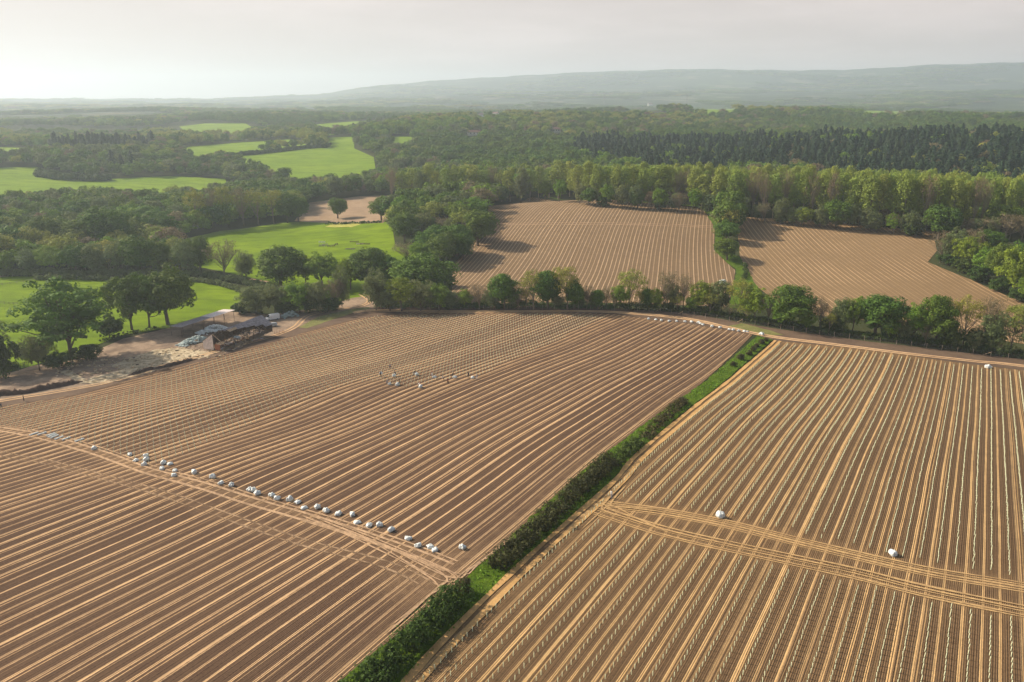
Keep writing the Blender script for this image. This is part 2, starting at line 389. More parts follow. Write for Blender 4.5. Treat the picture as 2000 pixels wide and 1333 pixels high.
tag(link('ground', me, [M_land]), kind='structure')

def dens(P, step):
    o = []
    for a, b in zip(P, P[1:] + P[:1]):
        k = max(1, int(math.dist(a, b) / step))
        for t in range(k): o.append((a[0] + (b[0] - a[0]) * t / k, a[1] + (b[1] - a[1]) * t / k))
    return o
def inpoly(P, x, y):
    x = np.asarray(x); y = np.asarray(y); c = np.zeros(x.shape, bool)
    for (x1, y1), (x2, y2) in zip(P, P[1:] + P[:1]):
        k = (y1 > y) != (y2 > y)
        xi = (x2 - x1) * (y - y1) / ((y2 - y1) if y2 != y1 else 1e-9) + x1
        c ^= k & (x < xi)
    return c
LAYER = [0.0]
def sheet(name, P, mat, off, step=3.0, rowfn=None, jitter=0.0, headfn=None):
    if jitter:
        P = [(a + random.uniform(-jitter, jitter), b + random.uniform(-jitter, jitter)) for a, b in dens(P, step)]
    B = dens(P, step); nb = len(B)
    xs = [p[0] for p in B]; ys = [p[1] for p in B]
    gx, gy = np.meshgrid(np.arange(min(xs), max(xs), step), np.arange(min(ys), max(ys), step))
    gx = gx.ravel() + .013; gy = gy.ravel() + .017
    k = inpoly(P, gx, gy); G = list(zip(gx[k], gy[k]))
    pts = [Vector(p) for p in B] + [Vector(p) for p in G]
    v, e, f, *_ = delaunay_2d_cdt(pts, [], [list(range(nb))], 1, 1e-4)
    v = np.array([(a.x, a.y) for a in v])
    T = np.array([t for t in f if len(t) == 3], int)
    a, b, c = v[T[:, 0]], v[T[:, 1]], v[T[:, 2]]
    cr = (b[:, 0] - a[:, 0]) * (c[:, 1] - a[:, 1]) - (b[:, 1] - a[:, 1]) * (c[:, 0] - a[:, 0])
    T[cr < 0] = T[cr < 0][:, ::-1]
    z = hgt(v[:, 0], v[:, 1]) + off
    me = npmesh(name, np.column_stack([v, z]), T, True)
    if rowfn:
        r, s = rowfn(v[:, 0], v[:, 1])
        me.attributes.new('row', 'FLOAT', 'POINT').data.foreach_set('value', r.astype(np.float32))
        me.attributes.new('along', 'FLOAT', 'POINT').data.foreach_set('value', s.astype(np.float32))
        hd = headfn(v[:, 0], v[:, 1]) if headfn else np.zeros(len(v))
        me.attributes.new('head', 'FLOAT', 'POINT').data.foreach_set('value', hd.astype(np.float32))
    return tag(link(name, me, [mat]), kind='structure')
def ribbon(name, P, width, mat, off, step=1.2, wob=.1, taper=0):
    """P world polyline -> worn strip of earth lying on the ground"""
    pts = [Vector((*p, 0)) for p in P]
    # catmull resample
    S = []
    for k in range(len(pts) - 1):
        p0, p1, p2, p3 = pts[max(k - 1, 0)], pts[k], pts[k + 1], pts[min(k + 2, len(pts) - 1)]
        nseg = max(2, int((p2 - p1).length / step))
        for t in range(nseg):
            t = t / nseg
            S.append(.5 * ((2 * p1) + (p2 - p0) * t + (2 * p0 - 5 * p1 + 4 * p2 - p3) * t * t + (3 * p1 - p0 - 3 * p2 + p3) * t ** 3))
    S.append(pts[-1]); S = np.array([(a.x, a.y) for a in S])
    T = np.gradient(S, axis=0); T /= np.linalg.norm(T, axis=1)[:, None] + 1e-9; N = np.column_stack([-T[:, 1], T[:, 0]])
    hw = width / 2 * (1 + wob * np.interp(np.arange(len(S)), np.arange(0, len(S) + 4, 4), rng.uniform(-1, 1, len(np.arange(0, len(S) + 4, 4)))))
    if taper: hw = hw * np.minimum(1, np.minimum(np.arange(len(S)), np.arange(len(S))[::-1]) / taper + .1)
    A = S + N * hw[:, None]; Bb = S - N * hw[:, None]
    Cc = S
    V = np.vstack([np.column_stack([q, hgt(q[:, 0], q[:, 1]) + off]) for q in (A, Cc, Bb)])
    k = len(S); i = np.arange(k - 1)
    Q = np.vstack([np.column_stack([i + k, i + k + 1, i + 1, i]), np.column_stack([i + 2 * k, i + 2 * k + 1, i + k + 1, i + k])])
    return V, Q
def ribbons(name, specs, mat):
    VV = []; QQ = []; o = 0
    for sp in specs:
        V, Q = ribbon(name, *sp[:2], mat, *sp[2:]); VV.append(V); QQ.append(Q + o); o += len(V)
    me = npmesh(name, np.vstack(VV), np.vstack(QQ), True)
    bm = bmesh.new(); bm.from_mesh(me)
    for f in bm.faces:
        if f.normal.z < 0: f.normal_flip()
    bm.to_mesh(me); bm.free()
    return tag(link(name, me, [mat]), kind='structure')

# row coordinates -------------------------------------------------
A0 = R_(31.3)
D0 = (math.sin(A0), math.cos(A0)); N0 = (math.cos(A0), -math.sin(A0))
OR = hit(1784, 1166)
def row_right(x, y):
    dx, dy = x - OR[0], y - OR[1]
    s = dx * D0[0] + dy * D0[1]; q = dx * N0[0] + dy * N0[1]
    q = q + .12 * np.sin(s * .045 + q * .02) * sst(20, 60, s)
    return q / 2.4, s
OL = hit(1190, 880); KF = .0011
def row_left(x, y):
    dx, dy = x - OL[0], y - OL[1]
    s = dx * D0[0] + dy * D0[1]; q = dx * N0[0] + dy * N0[1]
    return q / (1 - KF * s) / 2.4, s
def left_xy(r, s):
    q = r * 2.4 * (1 - KF * s)
    return OL[0] + D0[0] * s + N0[0] * q, OL[1] + D0[1] * s + N0[1] * q
def right_xy(r, s):
    q = r * 2.4
    q = q - .12 * math.sin(s * .045 + q * .02) * float(sst(20, 60, s))
    return OR[0] + D0[0] * s + N0[0] * q, OR[1] + D0[1] * s + N0[1] * q
def row_az(a, sp, ox, oy):
    a = R_(a)
    def f(x, y):
        dx, dy = x - ox, y - oy
        s = dx * math.sin(a) + dy * math.cos(a); q = dx * math.cos(a) - dy * math.sin(a)
        q = q + (1.2 if sp < 2.2 else 2.6) * np.sin(s * .026 + .6)
        return q / sp, s
    return f
# ------------------------------------------------------------------ field outlines (seen points dropped onto the terrain)
HL = [(1479, 656), (1348, 767), (1242, 841), (1100, 955), (1050, 1000), (950, 1092), (875, 1160), (700, 1300), (660, 1333), (290, 1650)]     # left edge of the grass strip
HR = [(1508, 664), (1354, 792), (1242, 886), (1190, 945), (1060, 1060), (922, 1192), (840, 1277), (790, 1333), (460, 1690)]     # right edge
P_left = W([(-420, 880), (0, 788), (100, 772), (200, 754), (300, 724), (400, 699), (520, 662), (600, 634), (660, 616), (722, 608), (900, 612), (1200, 614), (1330, 630), (1470, 654)] + HL[1:] + [(-1400, 1700)])
P_right = W([(1518, 666), (1700, 684), (1850, 706), (2000, 724), (2500, 790), (3300, 1690), (468, 1690)] + [(a + 8, b) for a, b in HR[7:0:-1]])
P_strip = W(HL + HR[::-1])
def dist_line(P, x, y):
    d = np.full(np.shape(x), 1e9)
    for (x1, y1), (x2, y2) in zip(P, P[1:]):
        L2 = (x2 - x1) ** 2 + (y2 - y1) ** 2
        t = np.clip(((x - x1) * (x2 - x1) + (y - y1) * (y2 - y1)) / L2, 0, 1)
        d = np.minimum(d, np.hypot(x - x1 - t * (x2 - x1), y - y1 - t * (y2 - y1)))
    return d
crossL = W([(-300, 772), (0, 838), (180, 880), (300, 922), (450, 965), (600, 1010), (750, 1058), (880, 1108)])
crossL2 = W([(-300, 840), (0, 885), (100, 905), (250, 945), (420, 1000), (600, 1062), (760, 1105), (850, 1150)])
crossR = W([(1185, 985), (1300, 1000), (1426, 1024), (1572, 1060), (1797, 1112), (2000, 1146), (2300, 1200)])
crossR2 = W([(1165, 998), (1299, 1040), (1475, 1080), (1670, 1122), (1797, 1154), (2000, 1196), (2300, 1255)])
endL = W([(870, 1130)])[0]; endR = W([(1180, 990)])[0]
farhead = W([(722, 612), (900, 614), (1200, 617), (1330, 634), (1480, 660)])
def headL(x, y):
    a = 1 - sst(.5, 3.2, dist_line(crossL, x, y)); b = .6 * (1 - sst(.5, 2.5, dist_line(crossL2, x, y)))
    c = 1 - sst(5, 13, np.hypot(x - endL[0], y - endL[1])); d = .7 * (1 - sst(1.5, 5, dist_line(farhead, x, y)))
    e = .75 * (1 - sst(1.0, 3.2, dist_line(P_left[13:22], x, y)))
    return np.maximum.reduce([a, b, c, d, e])
def headR(x, y):
    a = .9 * (1 - sst(.8, 3.2, dist_line(crossR, x, y))); b = .9 * (1 - sst(.8, 3.0, dist_line(crossR2, x, y)))
    c = 1 - sst(3, 9, np.hypot(x - endR[0], y - endR[1])); e = 1 - sst(2.2, 3.6, dist_line(W(HR), x, y))
    d = .8 * (1 - sst(1.5, 5, dist_line(P_right[:4], x, y)))
    return np.maximum.reduce([a, b, c, e, d])
sheet('vineyard_soil', P_left, M_soilL, .0, 2.5, row_left, 0, headL)
sheet('vineyard_soil', P_right, M_soilR, .0, 2.5, row_right, 0, headR)
sheet('grass_strip', P_strip, M_verge, .03, 2.0, None, .35)
P_mid = W([(882, 600), (884, 520), (950, 440), (955, 403), (1040, 385), (1200, 391), (1372, 407), (1396, 445), (1394, 488), (1436, 528), (1432, 560), (1420, 600), (1200, 592), (1000, 592)])
P_far = W([(1452, 424), (1600, 432), (1822, 452), (1830, 490), (1812, 512), (1900, 548), (2000, 592), (2250, 690), (2000, 672), (1800, 640), (1650, 622), (1540, 610), (1478, 560), (1445, 500), (1440, 450)])
mo = hit(1180, 500); fo = hit(1500, 500)
sheet('ploughed_field', P_mid, M_soilM, .0, 3.0, row_az(13.4, 2.05, *mo))
sheet('ploughed_field', P_far, M_soilF, .0, 3.0, row_az(3.6, 2.3, *fo))
P_pink = W([(575, 432), (605, 396), (700, 384), (832, 380), (850, 395), (770, 422), (748, 436), (640, 436)])
sheet('bare_field', P_pink, M_soilP, .03, 5, None)
P_p1 = W([(-500, 690), (-500, 548), (0, 540), (130, 538), (370, 546), (470, 568), (500, 590), (490, 606), (440, 606), (335, 640), (240, 655), (200, 670), (60, 716), (-300, 790)])
P_p2 = W([(325, 476), (430, 452), (560, 434), (700, 427), (765, 436), (772, 480), (830, 500), (800, 560), (700, 600), (640, 600), (600, 570), (500, 545), (380, 520)])
P_p3 = W([(-120, 332), (70, 327), (130, 345), (190, 352), (330, 345), (440, 350), (450, 378), (380, 402), (250, 398), (90, 402), (0, 408), (-120, 410)])
P_p4 = W([(455, 290), (520, 300), (600, 290), (690, 290), (730, 308), (735, 340), (690, 372), (600, 372), (500, 340), (470, 325)])
P_p5 = W([(345, 290), (400, 285), (470, 279), (565, 273), (600, 284), (500, 296), (470, 312), (380, 318)])
P_p6 = W([(350, 248), (400, 242), (480, 242), (505, 256), (470, 274), (380, 270)])
P_p7 = W([(590, 247), (760, 235), (775, 243), (640, 266)])
P_p8 = W([(640, 270), (692, 268), (692, 296), (640, 298)])
P_p9 = W([(768, 268), (805, 268), (805, 294), (765, 294)])
P_pa = W([(1345, 214), (1442, 213), (1435, 226), (1352, 226)])
P_pb = W([(1665, 216), (1785, 217), (1770, 232), (1690, 232)])
P_pc = W([(-200, 282), (60, 290), (120, 296), (60, 312), (-200, 316)])
for P in (P_p1, P_p2): sheet('pasture', P, M_past, .0, 3.5)
for P in (P_p3, P_p4, P_p5, P_p6, P_p7, P_p8, P_p9, P_pa, P_pb, P_pc): sheet('pasture', P, M_pfar, .4, 14)
P_vergeM = W([(1368, 404), (1388, 404), (1408, 440), (1412, 488), (1448, 505), (1480, 560), (1478, 600), (1420, 604), (1432, 560), (1438, 528), (1396, 490), (1398, 447)])
sheet('grass_verge', P_vergeM, M_verge, .06, 2.5, None, .5)
P_yard = W([(-420, 880), (-420, 790), (0, 735), (60, 716), (130, 706), (240, 662), (335, 640), (440, 608), (520, 615), (600, 606), (690, 582), (722, 578), (735, 600), (722, 608), (660, 616), (600, 634), (520, 662), (400, 699), (300, 724), (200, 754), (100, 772), (0, 788)])
sheet('farmyard', P_yard, M_yard, .02, 2.5)
P_fence_verge = W([(735, 600), (1200, 602), (1340, 612), (1500, 640), (1700, 668), (2000, 702), (2400, 760), (2500, 790), (2000, 724), (1850, 706), (1700, 684), (1518, 666), (1470, 654), (1330, 630), (1200, 614), (900, 612), (722, 608)])
sheet('headland', P_fence_verge, M_marg, .035, 2.5)
sheet('rubble_patch', W([(150, 748), (240, 722), (215, 716), (255, 700), (300, 684), (350, 680), (420, 690), (470, 668), (500, 664), (440, 684), (390, 702), (330, 716), (270, 735), (200, 752)]), M_rubble, .07, 1.5, None, .5)
sheet('rubble_patch', W([(116, 727), (134, 722), (170, 744), (150, 746)]), M_rubble, .07, 1.0, None, .2)
sheet('headland', W([(0, 786), (200, 752), (400, 697), (520, 660), (600, 632), (722, 606), (800, 612), (700, 622), (610, 645), (520, 672), (400, 705), (300, 728), (230, 750), (150, 772), (0, 794)]), M_marg, .05, 1.8)
sheet('grass_verge', W([(582, 640), (625, 618), (690, 604), (722, 600), (722, 604), (690, 612), (640, 628), (600, 642)]), M_vergeD, .09, 1.5, None, .25)
sheet('grass_verge', W([(1420, 638), (1450, 632), (1500, 645), (1530, 655), (1500, 656), (1460, 646)]), M_vergeD, .08, 1.5, None, .3)
sheet('buttercup_patch', W([(634, 444), (656, 436), (704, 434), (712, 436), (688, 444)]), M_butter, .06, 3, None, .6)
sheet('path', W([(478, 548), (492, 545), (525, 550), (530, 560), (500, 556)]), M_tan, .06, 2)
sheet('path', W([(-40, 540), (14, 534), (16, 540), (-40, 548)]), M_rubble, .06, 2)
sheet('dry_grass', W([(335, 474), (430, 452), (500, 444), (440, 456), (380, 470)]), M_past2, .06, 3, None, .5)
# tracks round the fields ------------------------------------------------
def off(P, d):
    P = np.array(P); T = np.gradient(P, axis=0); T /= np.linalg.norm(T, axis=1)[:, None]
    return [tuple(a) for a in P + np.column_stack([-T[:, 1], T[:, 0]]) * d]
yl = W([(-300, 836), (0, 784), (100, 768), (190, 752), (260, 734), (330, 712), (400, 694), (480, 672), (540, 655), (575, 640), (590, 626), (606, 616), (650, 606), (700, 600), (722, 588), (705, 575)])
fl = W([(690, 612), (722, 607), (800, 608.5), (900, 609.5), (1050, 609), (1200, 610.5), (1330, 622), (1420, 640), (1500, 657), (1600, 670), (1750, 689), (1900, 706), (2000, 716), (2400, 770)])
ribbons('dirt_track', [(off(yl, .9), .75, .12, 1.2, .25), (off(yl, -.9), .75, .12, 1.2, .25), (off(fl, .9), 1.3, .12, 1.2, .2), (off(fl, -.9), 1.2, .12, 1.2, .2)], M_tan)
hr = W([(a + 10, b + 2) for a, b in HR])
hl_ = W([(a - 10, b) for a, b in HL])
ribbons('dirt_track', [(off(hr, .9), .8, .1, 1.2, .3), (off(hr, 2.3), .9, .1, 1.2, .3)] if False else [(off(hr, 1.0), .9, .1, 1.2, .3), (off(hr, -.6), 1.0, .1, 1.2, .3)], M_tanR)
ribbons('wheel_tracks', [(W([(962, 437), (1100, 436), (1250, 437), (1392, 442)]), .5, .07, 2, .4), (W([(962, 440.5), (1100, 439), (1250, 440), (1392, 445)]), .5, .07, 2, .4)], M_wt)
ribbons('grass_verge', [(W([(1075, 386), (1200, 390.5), (1300, 398), (1372, 405)]), 3.0, .09, 3, .4)], M_verge)
sp = []
for k, o in enumerate((-1.5, -1.05, .55, 1.0, 1.9)):
    sp.append((off(crossL, o + random.uniform(-.15, .15)), random.choice((.3, .38, .28)), .055 + .006 * k, 1.2, .5))
ribbons('wheel_tracks', [(off(crossL2, o), .3, .055, 1.2, .8) for o in (-.9, .8)], M_wt2)
# turning arcs by the hedge end
for k in range(7):
    a = np.array(crossL[-3]) + (random.uniform(-1.5, 1.5), random.uniform(-1.5, 1.5)); b = np.array(endL) + (random.uniform(-2, 1.5), random.uniform(-1.5, 2))
    dirn = np.array(D0) * (1 if k % 2 else -1); e = b + dirn * random.uniform(9, 16) + np.array(N0) * random.uniform(1.0, 3.0)
    sp.append(([tuple(a), tuple((a + b) / 2 + .3), tuple(b), tuple(b + dirn * 4 + np.array(N0) * 1.6), tuple(e)], .26, .10 + .006 * k, .8, .5, 3))
ribbons('wheel_tracks', sp, M_wt)
sp = []
for cr, os_ in ((crossR, (-1.6, -1.1, -.2, .3, 1.1)), (crossR2, (-1.4, -.9, .1, .6, 1.5))):
    for k, o in enumerate(os_):
        sp.append((off(cr, o + random.uniform(-.15, .15)), random.choice((.3, .4, .26)), .055 + .006 * k + (.03 if cr is crossR2 else 0), 1.2, .5))
for k in range(7):
    a = np.array(crossR[1] if k % 2 else crossR2[1]) + (random.uniform(-1, 1), random.uniform(-1, 1)); b = np.array(endR) + (random.uniform(-1.5, 1.5), random.uniform(-1.5, 1.5))
    dirn = np.array(D0) * (1 if k % 3 else -1); e = b + dirn * random.uniform(8, 15) - np.array(N0) * random.uniform(.5, 1.2)
    sp.append(([tuple(a), tuple((a + b) / 2), tuple(b), tuple(b + dirn * 4 - np.array(N0) * .8), tuple(e)], .26, .12 + .006 * k, .8, .5, 3))
for cx, cy in ():      # loops where a tractor turned round
    c = np.array(hit(cx, cy))
    for q in range(2):
        rr = 2.6 + q * 1.6
        sp.append(([tuple(c + rr * np.array((math.cos(t), math.sin(t)))) for t in np.linspace(-1.9, 1.3, 9)], .22, .19 + .006 * q, .6, .5, 3))
ribbons('wheel_tracks', sp, M_wtR)
# dark banks of turned earth in the yard
def bank(P, wd, ht):
    V = []; Q = []; P2 = []
    for a, b in zip(P, P[1:]):
        k = max(2, int(math.dist(a, b) / .6)); P2 += [(a[0] + (b[0] - a[0]) * t / k, a[1] + (b[1] - a[1]) * t / k) for t in range(k)]
    S = np.array(P2); T = np.gradient(S, axis=0); T /= np.linalg.norm(T, axis=1)[:, None]; N = np.column_stack([-T[:, 1], T[:, 0]]); k = len(S)
    ev = np.minimum(1, np.minimum(np.arange(k), np.arange(k)[::-1]) / 6)
    prof = [(-1, -.05), (-.6, .45), (-.2, .95), (.15, 1), (.55, .5), (1, -.05)]
    for i in range(k):
        for u, z in prof:
            p = S[i] + N[i] * u * wd / 2 * (.8 + .4 * random.random())
            V.append((p[0], p[1], h1(*p) + .02 + (z * ht * (.55 + .75 * random.random()) * ev[i] if z > 0 else -.1)))
    for i in range(k - 1):
        for q in range(len(prof) - 1):
            a = i * len(prof) + q; Q.append((a, a + 1, a + 1 + len(prof), a + len(prof)))
    me = npmesh('earth_bank', V, Q); tag(link('earth_bank', me, [M_darks]), kind='structure')
bank(W([(-60, 785), (0, 772), (50, 768), (100, 758), (140, 750), (168, 744)]), 2.6, 1.3)
bank(W([(245, 736), (290, 724), (330, 716), (360, 708), (392, 700)]), 1.8, .9)

# ------------------------------------------------------------------ foliage
def leaf_quads(C, Nn, size, shade, asp=.62):
    n = len(C); r = rng.normal(size=(n, 3)); T = np.cross(Nn, r); T /= np.linalg.norm(T, axis=1)[:, None] + 1e-9
    B = np.cross(Nn, T); s = np.asarray(size)[:, None] * .5
    V = np.stack([C + T * s, C + B * s * asp, C - T * s, C - B * s * asp], 1).reshape(-1, 3)
    return V, np.arange(4 * n).reshape(-1, 4), np.repeat(shade, 4)
def rdir(n, zmin=-1.0):
    z = rng.uniform(zmin, 1, n); a = rng.uniform(0, 2 * np.pi, n); r = np.sqrt(np.maximum(0, 1 - z * z))
    return np.column_stack([r * np.cos(a), r * np.sin(a), z])
def clump_leaves(cen, rad, k, lsize, shade, up=.25, squash=.75):
    """leaves over the outer skin of each clump; cen (m,3) rad (m,) k leaves each"""
    m = len(cen); d = rdir(m * k, -.55); ci = np.repeat(np.arange(m), k)
    rr = rad[ci][:, None] * rng.uniform(.72, 1.05, (m * k, 1))
    P = cen[ci] + d * rr * (1, 1, squash)
    Nn = d + rng.normal(scale=.28, size=d.shape); Nn[:, 2] += up; Nn /= np.linalg.norm(Nn, axis=1)[:, None]
    sz = lsize * rng.uniform(.65, 1.35, m * k)
    return P, Nn, sz, np.clip(shade[ci] + rng.uniform(-.15, .15, m * k), 0, 1)
def mk_crown(name, parts):
    P = np.vstack([p[0] for p in parts]); N_ = np.vstack([p[1] for p in parts]); S = np.concatenate([p[2] for p in parts]); D = np.concatenate([p[3] for p in parts])
    V, Q, sh = leaf_quads(P, N_, S, D)
    me = npmesh(name, V, Q)
    a = me.attributes.new('shade', 'FLOAT', 'POINT')
    if len(me.vertices) == len(sh): a.data.foreach_set('value', sh.astype(np.float32))
    return me
def crown_round(name, nc, k, ls, a=6.3, zc=8.6, c=5.9, cr=(1.2, 2.3), zmin=-.45, core=240, lobes=5, squash=.75):
    lob = rdir(lobes, -.2) * (a * .42, a * .42, c * .35)
    lr = rng.uniform(.62, .8, lobes)
    li = rng.integers(0, lobes, nc); d = rdir(nc, zmin)
    cen = lob[li] + d * np.array((a, a, c)) * (lr[li] * rng.uniform(.72, 1.0, nc))[:, None]
    rad = rng.uniform(*cr, nc); cen[:, 2] += zc
    sh = rng.uniform(.15, .85, nc)
    parts = [clump_leaves(cen, rad, k, ls, sh, squash=squash)]
    if core:
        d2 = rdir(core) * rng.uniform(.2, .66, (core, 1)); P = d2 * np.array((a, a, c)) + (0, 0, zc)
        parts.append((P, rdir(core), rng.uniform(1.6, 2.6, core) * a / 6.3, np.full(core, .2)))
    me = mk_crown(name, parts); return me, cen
def crown_tall(name, nc, k, ls, a=3.0, z0=5.0, z1=24.0, cr=(.8, 1.6), core=140):
    t = rng.uniform(0, 1, nc); an = rng.uniform(0, 2 * np.pi, nc)
    prof = np.sin(np.pi * np.clip(.12 + .80 * t, 0, 1)) ** .7
    r = a * prof * rng.uniform(.55, 1.0, nc)
    cen = np.column_stack([r * np.cos(an), r * np.sin(an), z0 + (z1 - z0 - 1) * t])
    parts = [clump_leaves(cen, rng.uniform(*cr, nc), k, ls, rng.uniform(.2, .8, nc), squash=1.25)]
    if core:
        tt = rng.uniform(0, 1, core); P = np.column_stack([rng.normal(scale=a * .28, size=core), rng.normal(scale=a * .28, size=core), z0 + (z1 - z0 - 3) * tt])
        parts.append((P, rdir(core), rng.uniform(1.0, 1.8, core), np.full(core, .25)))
    return mk_crown(name, parts), cen
def crown_pine(name, n, ls, a=2.9, z0=2.5, z1=18.0):
    t = rng.uniform(0, 1, n) ** 1.15; an = rng.uniform(0, 2 * np.pi, n)
    lay = (np.sin(t * 2 * np.pi * 7) * .12 + 1)
    r = a * (1 - t) ** .5 * lay * rng.uniform(.45, 1, n) * (1 + .2 * np.sin(an * 5 + t * 20))
    P = np.column_stack([r * np.cos(an), r * np.sin(an), z0 + (z1 - z0) * t])
    Nn = np.column_stack([np.cos(an), np.sin(an), rng.uniform(.2, 1.2, n)]) + rng.normal(scale=.3, size=(n, 3)); Nn /= np.linalg.norm(Nn, axis=1)[:, None]
    return mk_crown(name, [(P, Nn, ls * rng.uniform(.6, 1.3, n), rng.uniform(0, 1, n))]), P[:8]
def mk_trunk(name, cen, h0, rbase, zfork, nlimb=7, twigs=0, lean=.4, sides=6):
    mb = MB(); top = Vector((random.uniform(-lean, lean), random.uniform(-lean, lean), h0 * .72))
    mid = Vector((top.x * .3 + random.uniform(-.2, .2), top.y * .3, zfork))
    mb.tube([(0, 0, -1.2), (0, 0, .1), mid, (mid + top) / 2, top], [rbase * 1.35, rbase, rbase * .78, rbase * .45, rbase * .15], sides)
    cs = [Vector(cen[i]) for i in rng.choice(len(cen), min(len(cen), nlimb), replace=False)]
    for c in cs:
        s = mid.lerp(top, random.uniform(0, .6)); m_ = s.lerp(c, .5) + Vector((0, 0, -.4))
        r = rbase * random.uniform(.28, .45)
        mb.tube([s, m_, c], [r, r * .7, r * .25], 5)
        for _ in range(twigs):
            b = s.lerp(c, random.uniform(.3, .95)); e = b + Vector(rdir(1, -.1)[0]) * random.uniform(1.2, 3.0) + Vector((0, 0, .8))
            mb.tube([b, e], [r * .35, r * .08], 4, cap=False)
    me = bpy.data.meshes.new(name); me.from_pydata(mb.V, [], mb.Fc); me.update(); return me
# variants: kind -> list of (crown mesh, trunk mesh, nominal height, nominal width)
VAR = {}
def variants(key, mat, count, maker, bark, tr):
    L_ = []
    for _ in range(count):
        me, cen = maker(); me.materials.append(LEAF[mat])
        tm = mk_trunk('trunk', cen, **tr); tm.materials.append(bark)
        co = np.empty(len(me.vertices) * 3, np.float32); me.vertices.foreach_get('co', co); co = co.reshape(-1, 3)
        hh = float(np.percentile(co[:, 2], 99.3)); ww = float(np.percentile(np.abs(co[:, :2]), 98) * 2)
        L_.append((me, tm, hh, ww))
    VAR[key] = L_
cn = 'crown'
variants('oak', 'oak', 4, lambda: crown_round(cn, 150, 60, .60, zc=7.6, c=7.0, zmin=-.8), BARK, dict(h0=14, rbase=.5, zfork=3.0, nlimb=9))
variants('openoak', 'oak', 3, lambda: crown_round(cn, 150, 64, .46, cr=(.8, 1.6), core=70, lobes=9, squash=.7, zc=8.0, c=6.6, zmin=-.85), BARK, dict(h0=14, rbase=.34, zfork=2.0, nlimb=16, twigs=1))
variants('bright', 'bright', 3, lambda: crown_round(cn, 100, 58, .52, cr=(.9, 1.9), core=90, zc=7.8, c=6.8, zmin=-.75), BARK, dict(h0=14, rbase=.35, zfork=2.5, nlimb=9, twigs=1))
variants('airy', 'airy', 3, lambda: crown_round(cn, 80, 34, .42, cr=(.8, 1.7), core=0, zc=9.2, c=5.4), BARKP, dict(h0=14.5, rbase=.32, zfork=2.5, nlimb=14, twigs=4))
variants('bare', 'bare', 3, lambda: crown_round(cn, 60, 30, .34, cr=(.9, 1.6), core=0, zc=9.2, c=5.4), BARKP, dict(h0=14.5, rbase=.36, zfork=2.0, nlimb=22, twigs=8))
variants('grey', 'grey', 3, lambda: crown_round(cn, 110, 55, .50, zc=6.6, c=7.2, zmin=-.9, cr=(1.0, 1.9), core=120), BARK, dict(h0=13, rbase=.28, zfork=1.5, nlimb=8, twigs=1))
variants('shrub', 'hedge', 3, lambda: crown_round(cn, 70, 50, .9, a=6.3, zc=5.5, c=6.5, zmin=-.9, cr=(1.2, 2.2), core=150), BARK, dict(h0=9, rbase=.3, zfork=1.2, nlimb=6))
variants('darkshrub', 'brownhedge', 2, lambda: crown_round(cn, 60, 50, .9, a=6.3, zc=5.5, c=6.5, zmin=-.9, cr=(1.2, 2.4), core=150), BARK, dict(h0=9, rbase=.3, zfork=1.2, nlimb=6))
variants('poplar', 'poplar', 4, lambda: crown_tall(cn, 70, 36, .62, a=3.6, z0=8.5, cr=(.9, 1.8), core=90), BARKP, dict(h0=24, rbase=.3, zfork=6, nlimb=8, twigs=1))
variants('midoak', 'oak', 4, lambda: crown_round(cn, 58, 30, 1.05, cr=(1.3, 2.5), core=60, zc=7.8, c=6.8, zmin=-.75), BARK, dict(h0=13, rbase=.45, zfork=3.0, nlimb=3, sides=5))
variants('midbright', 'bright', 3, lambda: crown_round(cn, 54, 30, 1.0, cr=(1.2, 2.4), core=60, zc=7.8, c=6.8, zmin=-.75), BARK, dict(h0=13, rbase=.4, zfork=3.0, nlimb=3, sides=5))
variants('midgrey', 'grey', 3, lambda: crown_round(cn, 54, 28, 1.0, cr=(1.2, 2.3), core=60, zc=7.4, c=7, zmin=-.8), BARK, dict(h0=13, rbase=.4, zfork=3.0, nlimb=3, sides=5))
variants('midairy', 'airy', 2, lambda: crown_round(cn, 50, 24, .9, cr=(1.2, 2.2), core=40), BARKP, dict(h0=13, rbase=.35, zfork=3.0, nlimb=5, sides=5))
variants('midbare', 'bare', 2, lambda: crown_round(cn, 50, 24, .85, cr=(1.2, 2.2), core=40), BARKP, dict(h0=13, rbase=.35, zfork=3.0, nlimb=8, sides=5))
variants('pine', 'pine', 4, lambda: crown_pine(cn, 1000, 1.0, a=3.6), BARK, dict(h0=17, rbase=.25, zfork=4, nlimb=0, lean=.1))
NAME = {'oak': 'oak_tree', 'openoak': 'oak_tree', 'bright': 'broadleaf_tree', 'airy': 'willow_tree', 'bare': 'budding_tree', 'grey': 'broadleaf_tree', 'shrub': 'shrub', 'darkshrub': 'shrub',
        'poplar': 'poplar_tree', 'midoak': 'broadleaf_tree', 'midbright': 'broadleaf_tree', 'midgrey': 'broadleaf_tree', 'midairy': 'broadleaf_tree', 'midbare': 'budding_tree', 'pine': 'conifer_tree'}
NT = [0]; TREEPOS = []
def put_tree(x, y, h_, w_, kind, label, group=None, cat=None):
    k = VAR[kind]; me, tm, hh, ww = k[NT[0] % len(k)]; NT[0] += 1
    e = empty(NAME[kind], (x, y, h1(x, y) - .05), random.uniform(0, 6.28))
    e.scale = (w_ / ww, w_ / ww, h_ / hh)
    tag(e, label, cat or ('shrub' if 'shrub' in kind else 'tree'), group)
    link('trunk', tm, None, e); link('crown', me, None, e)
    TREEPOS.append((x, y, w_ / 2)); return e
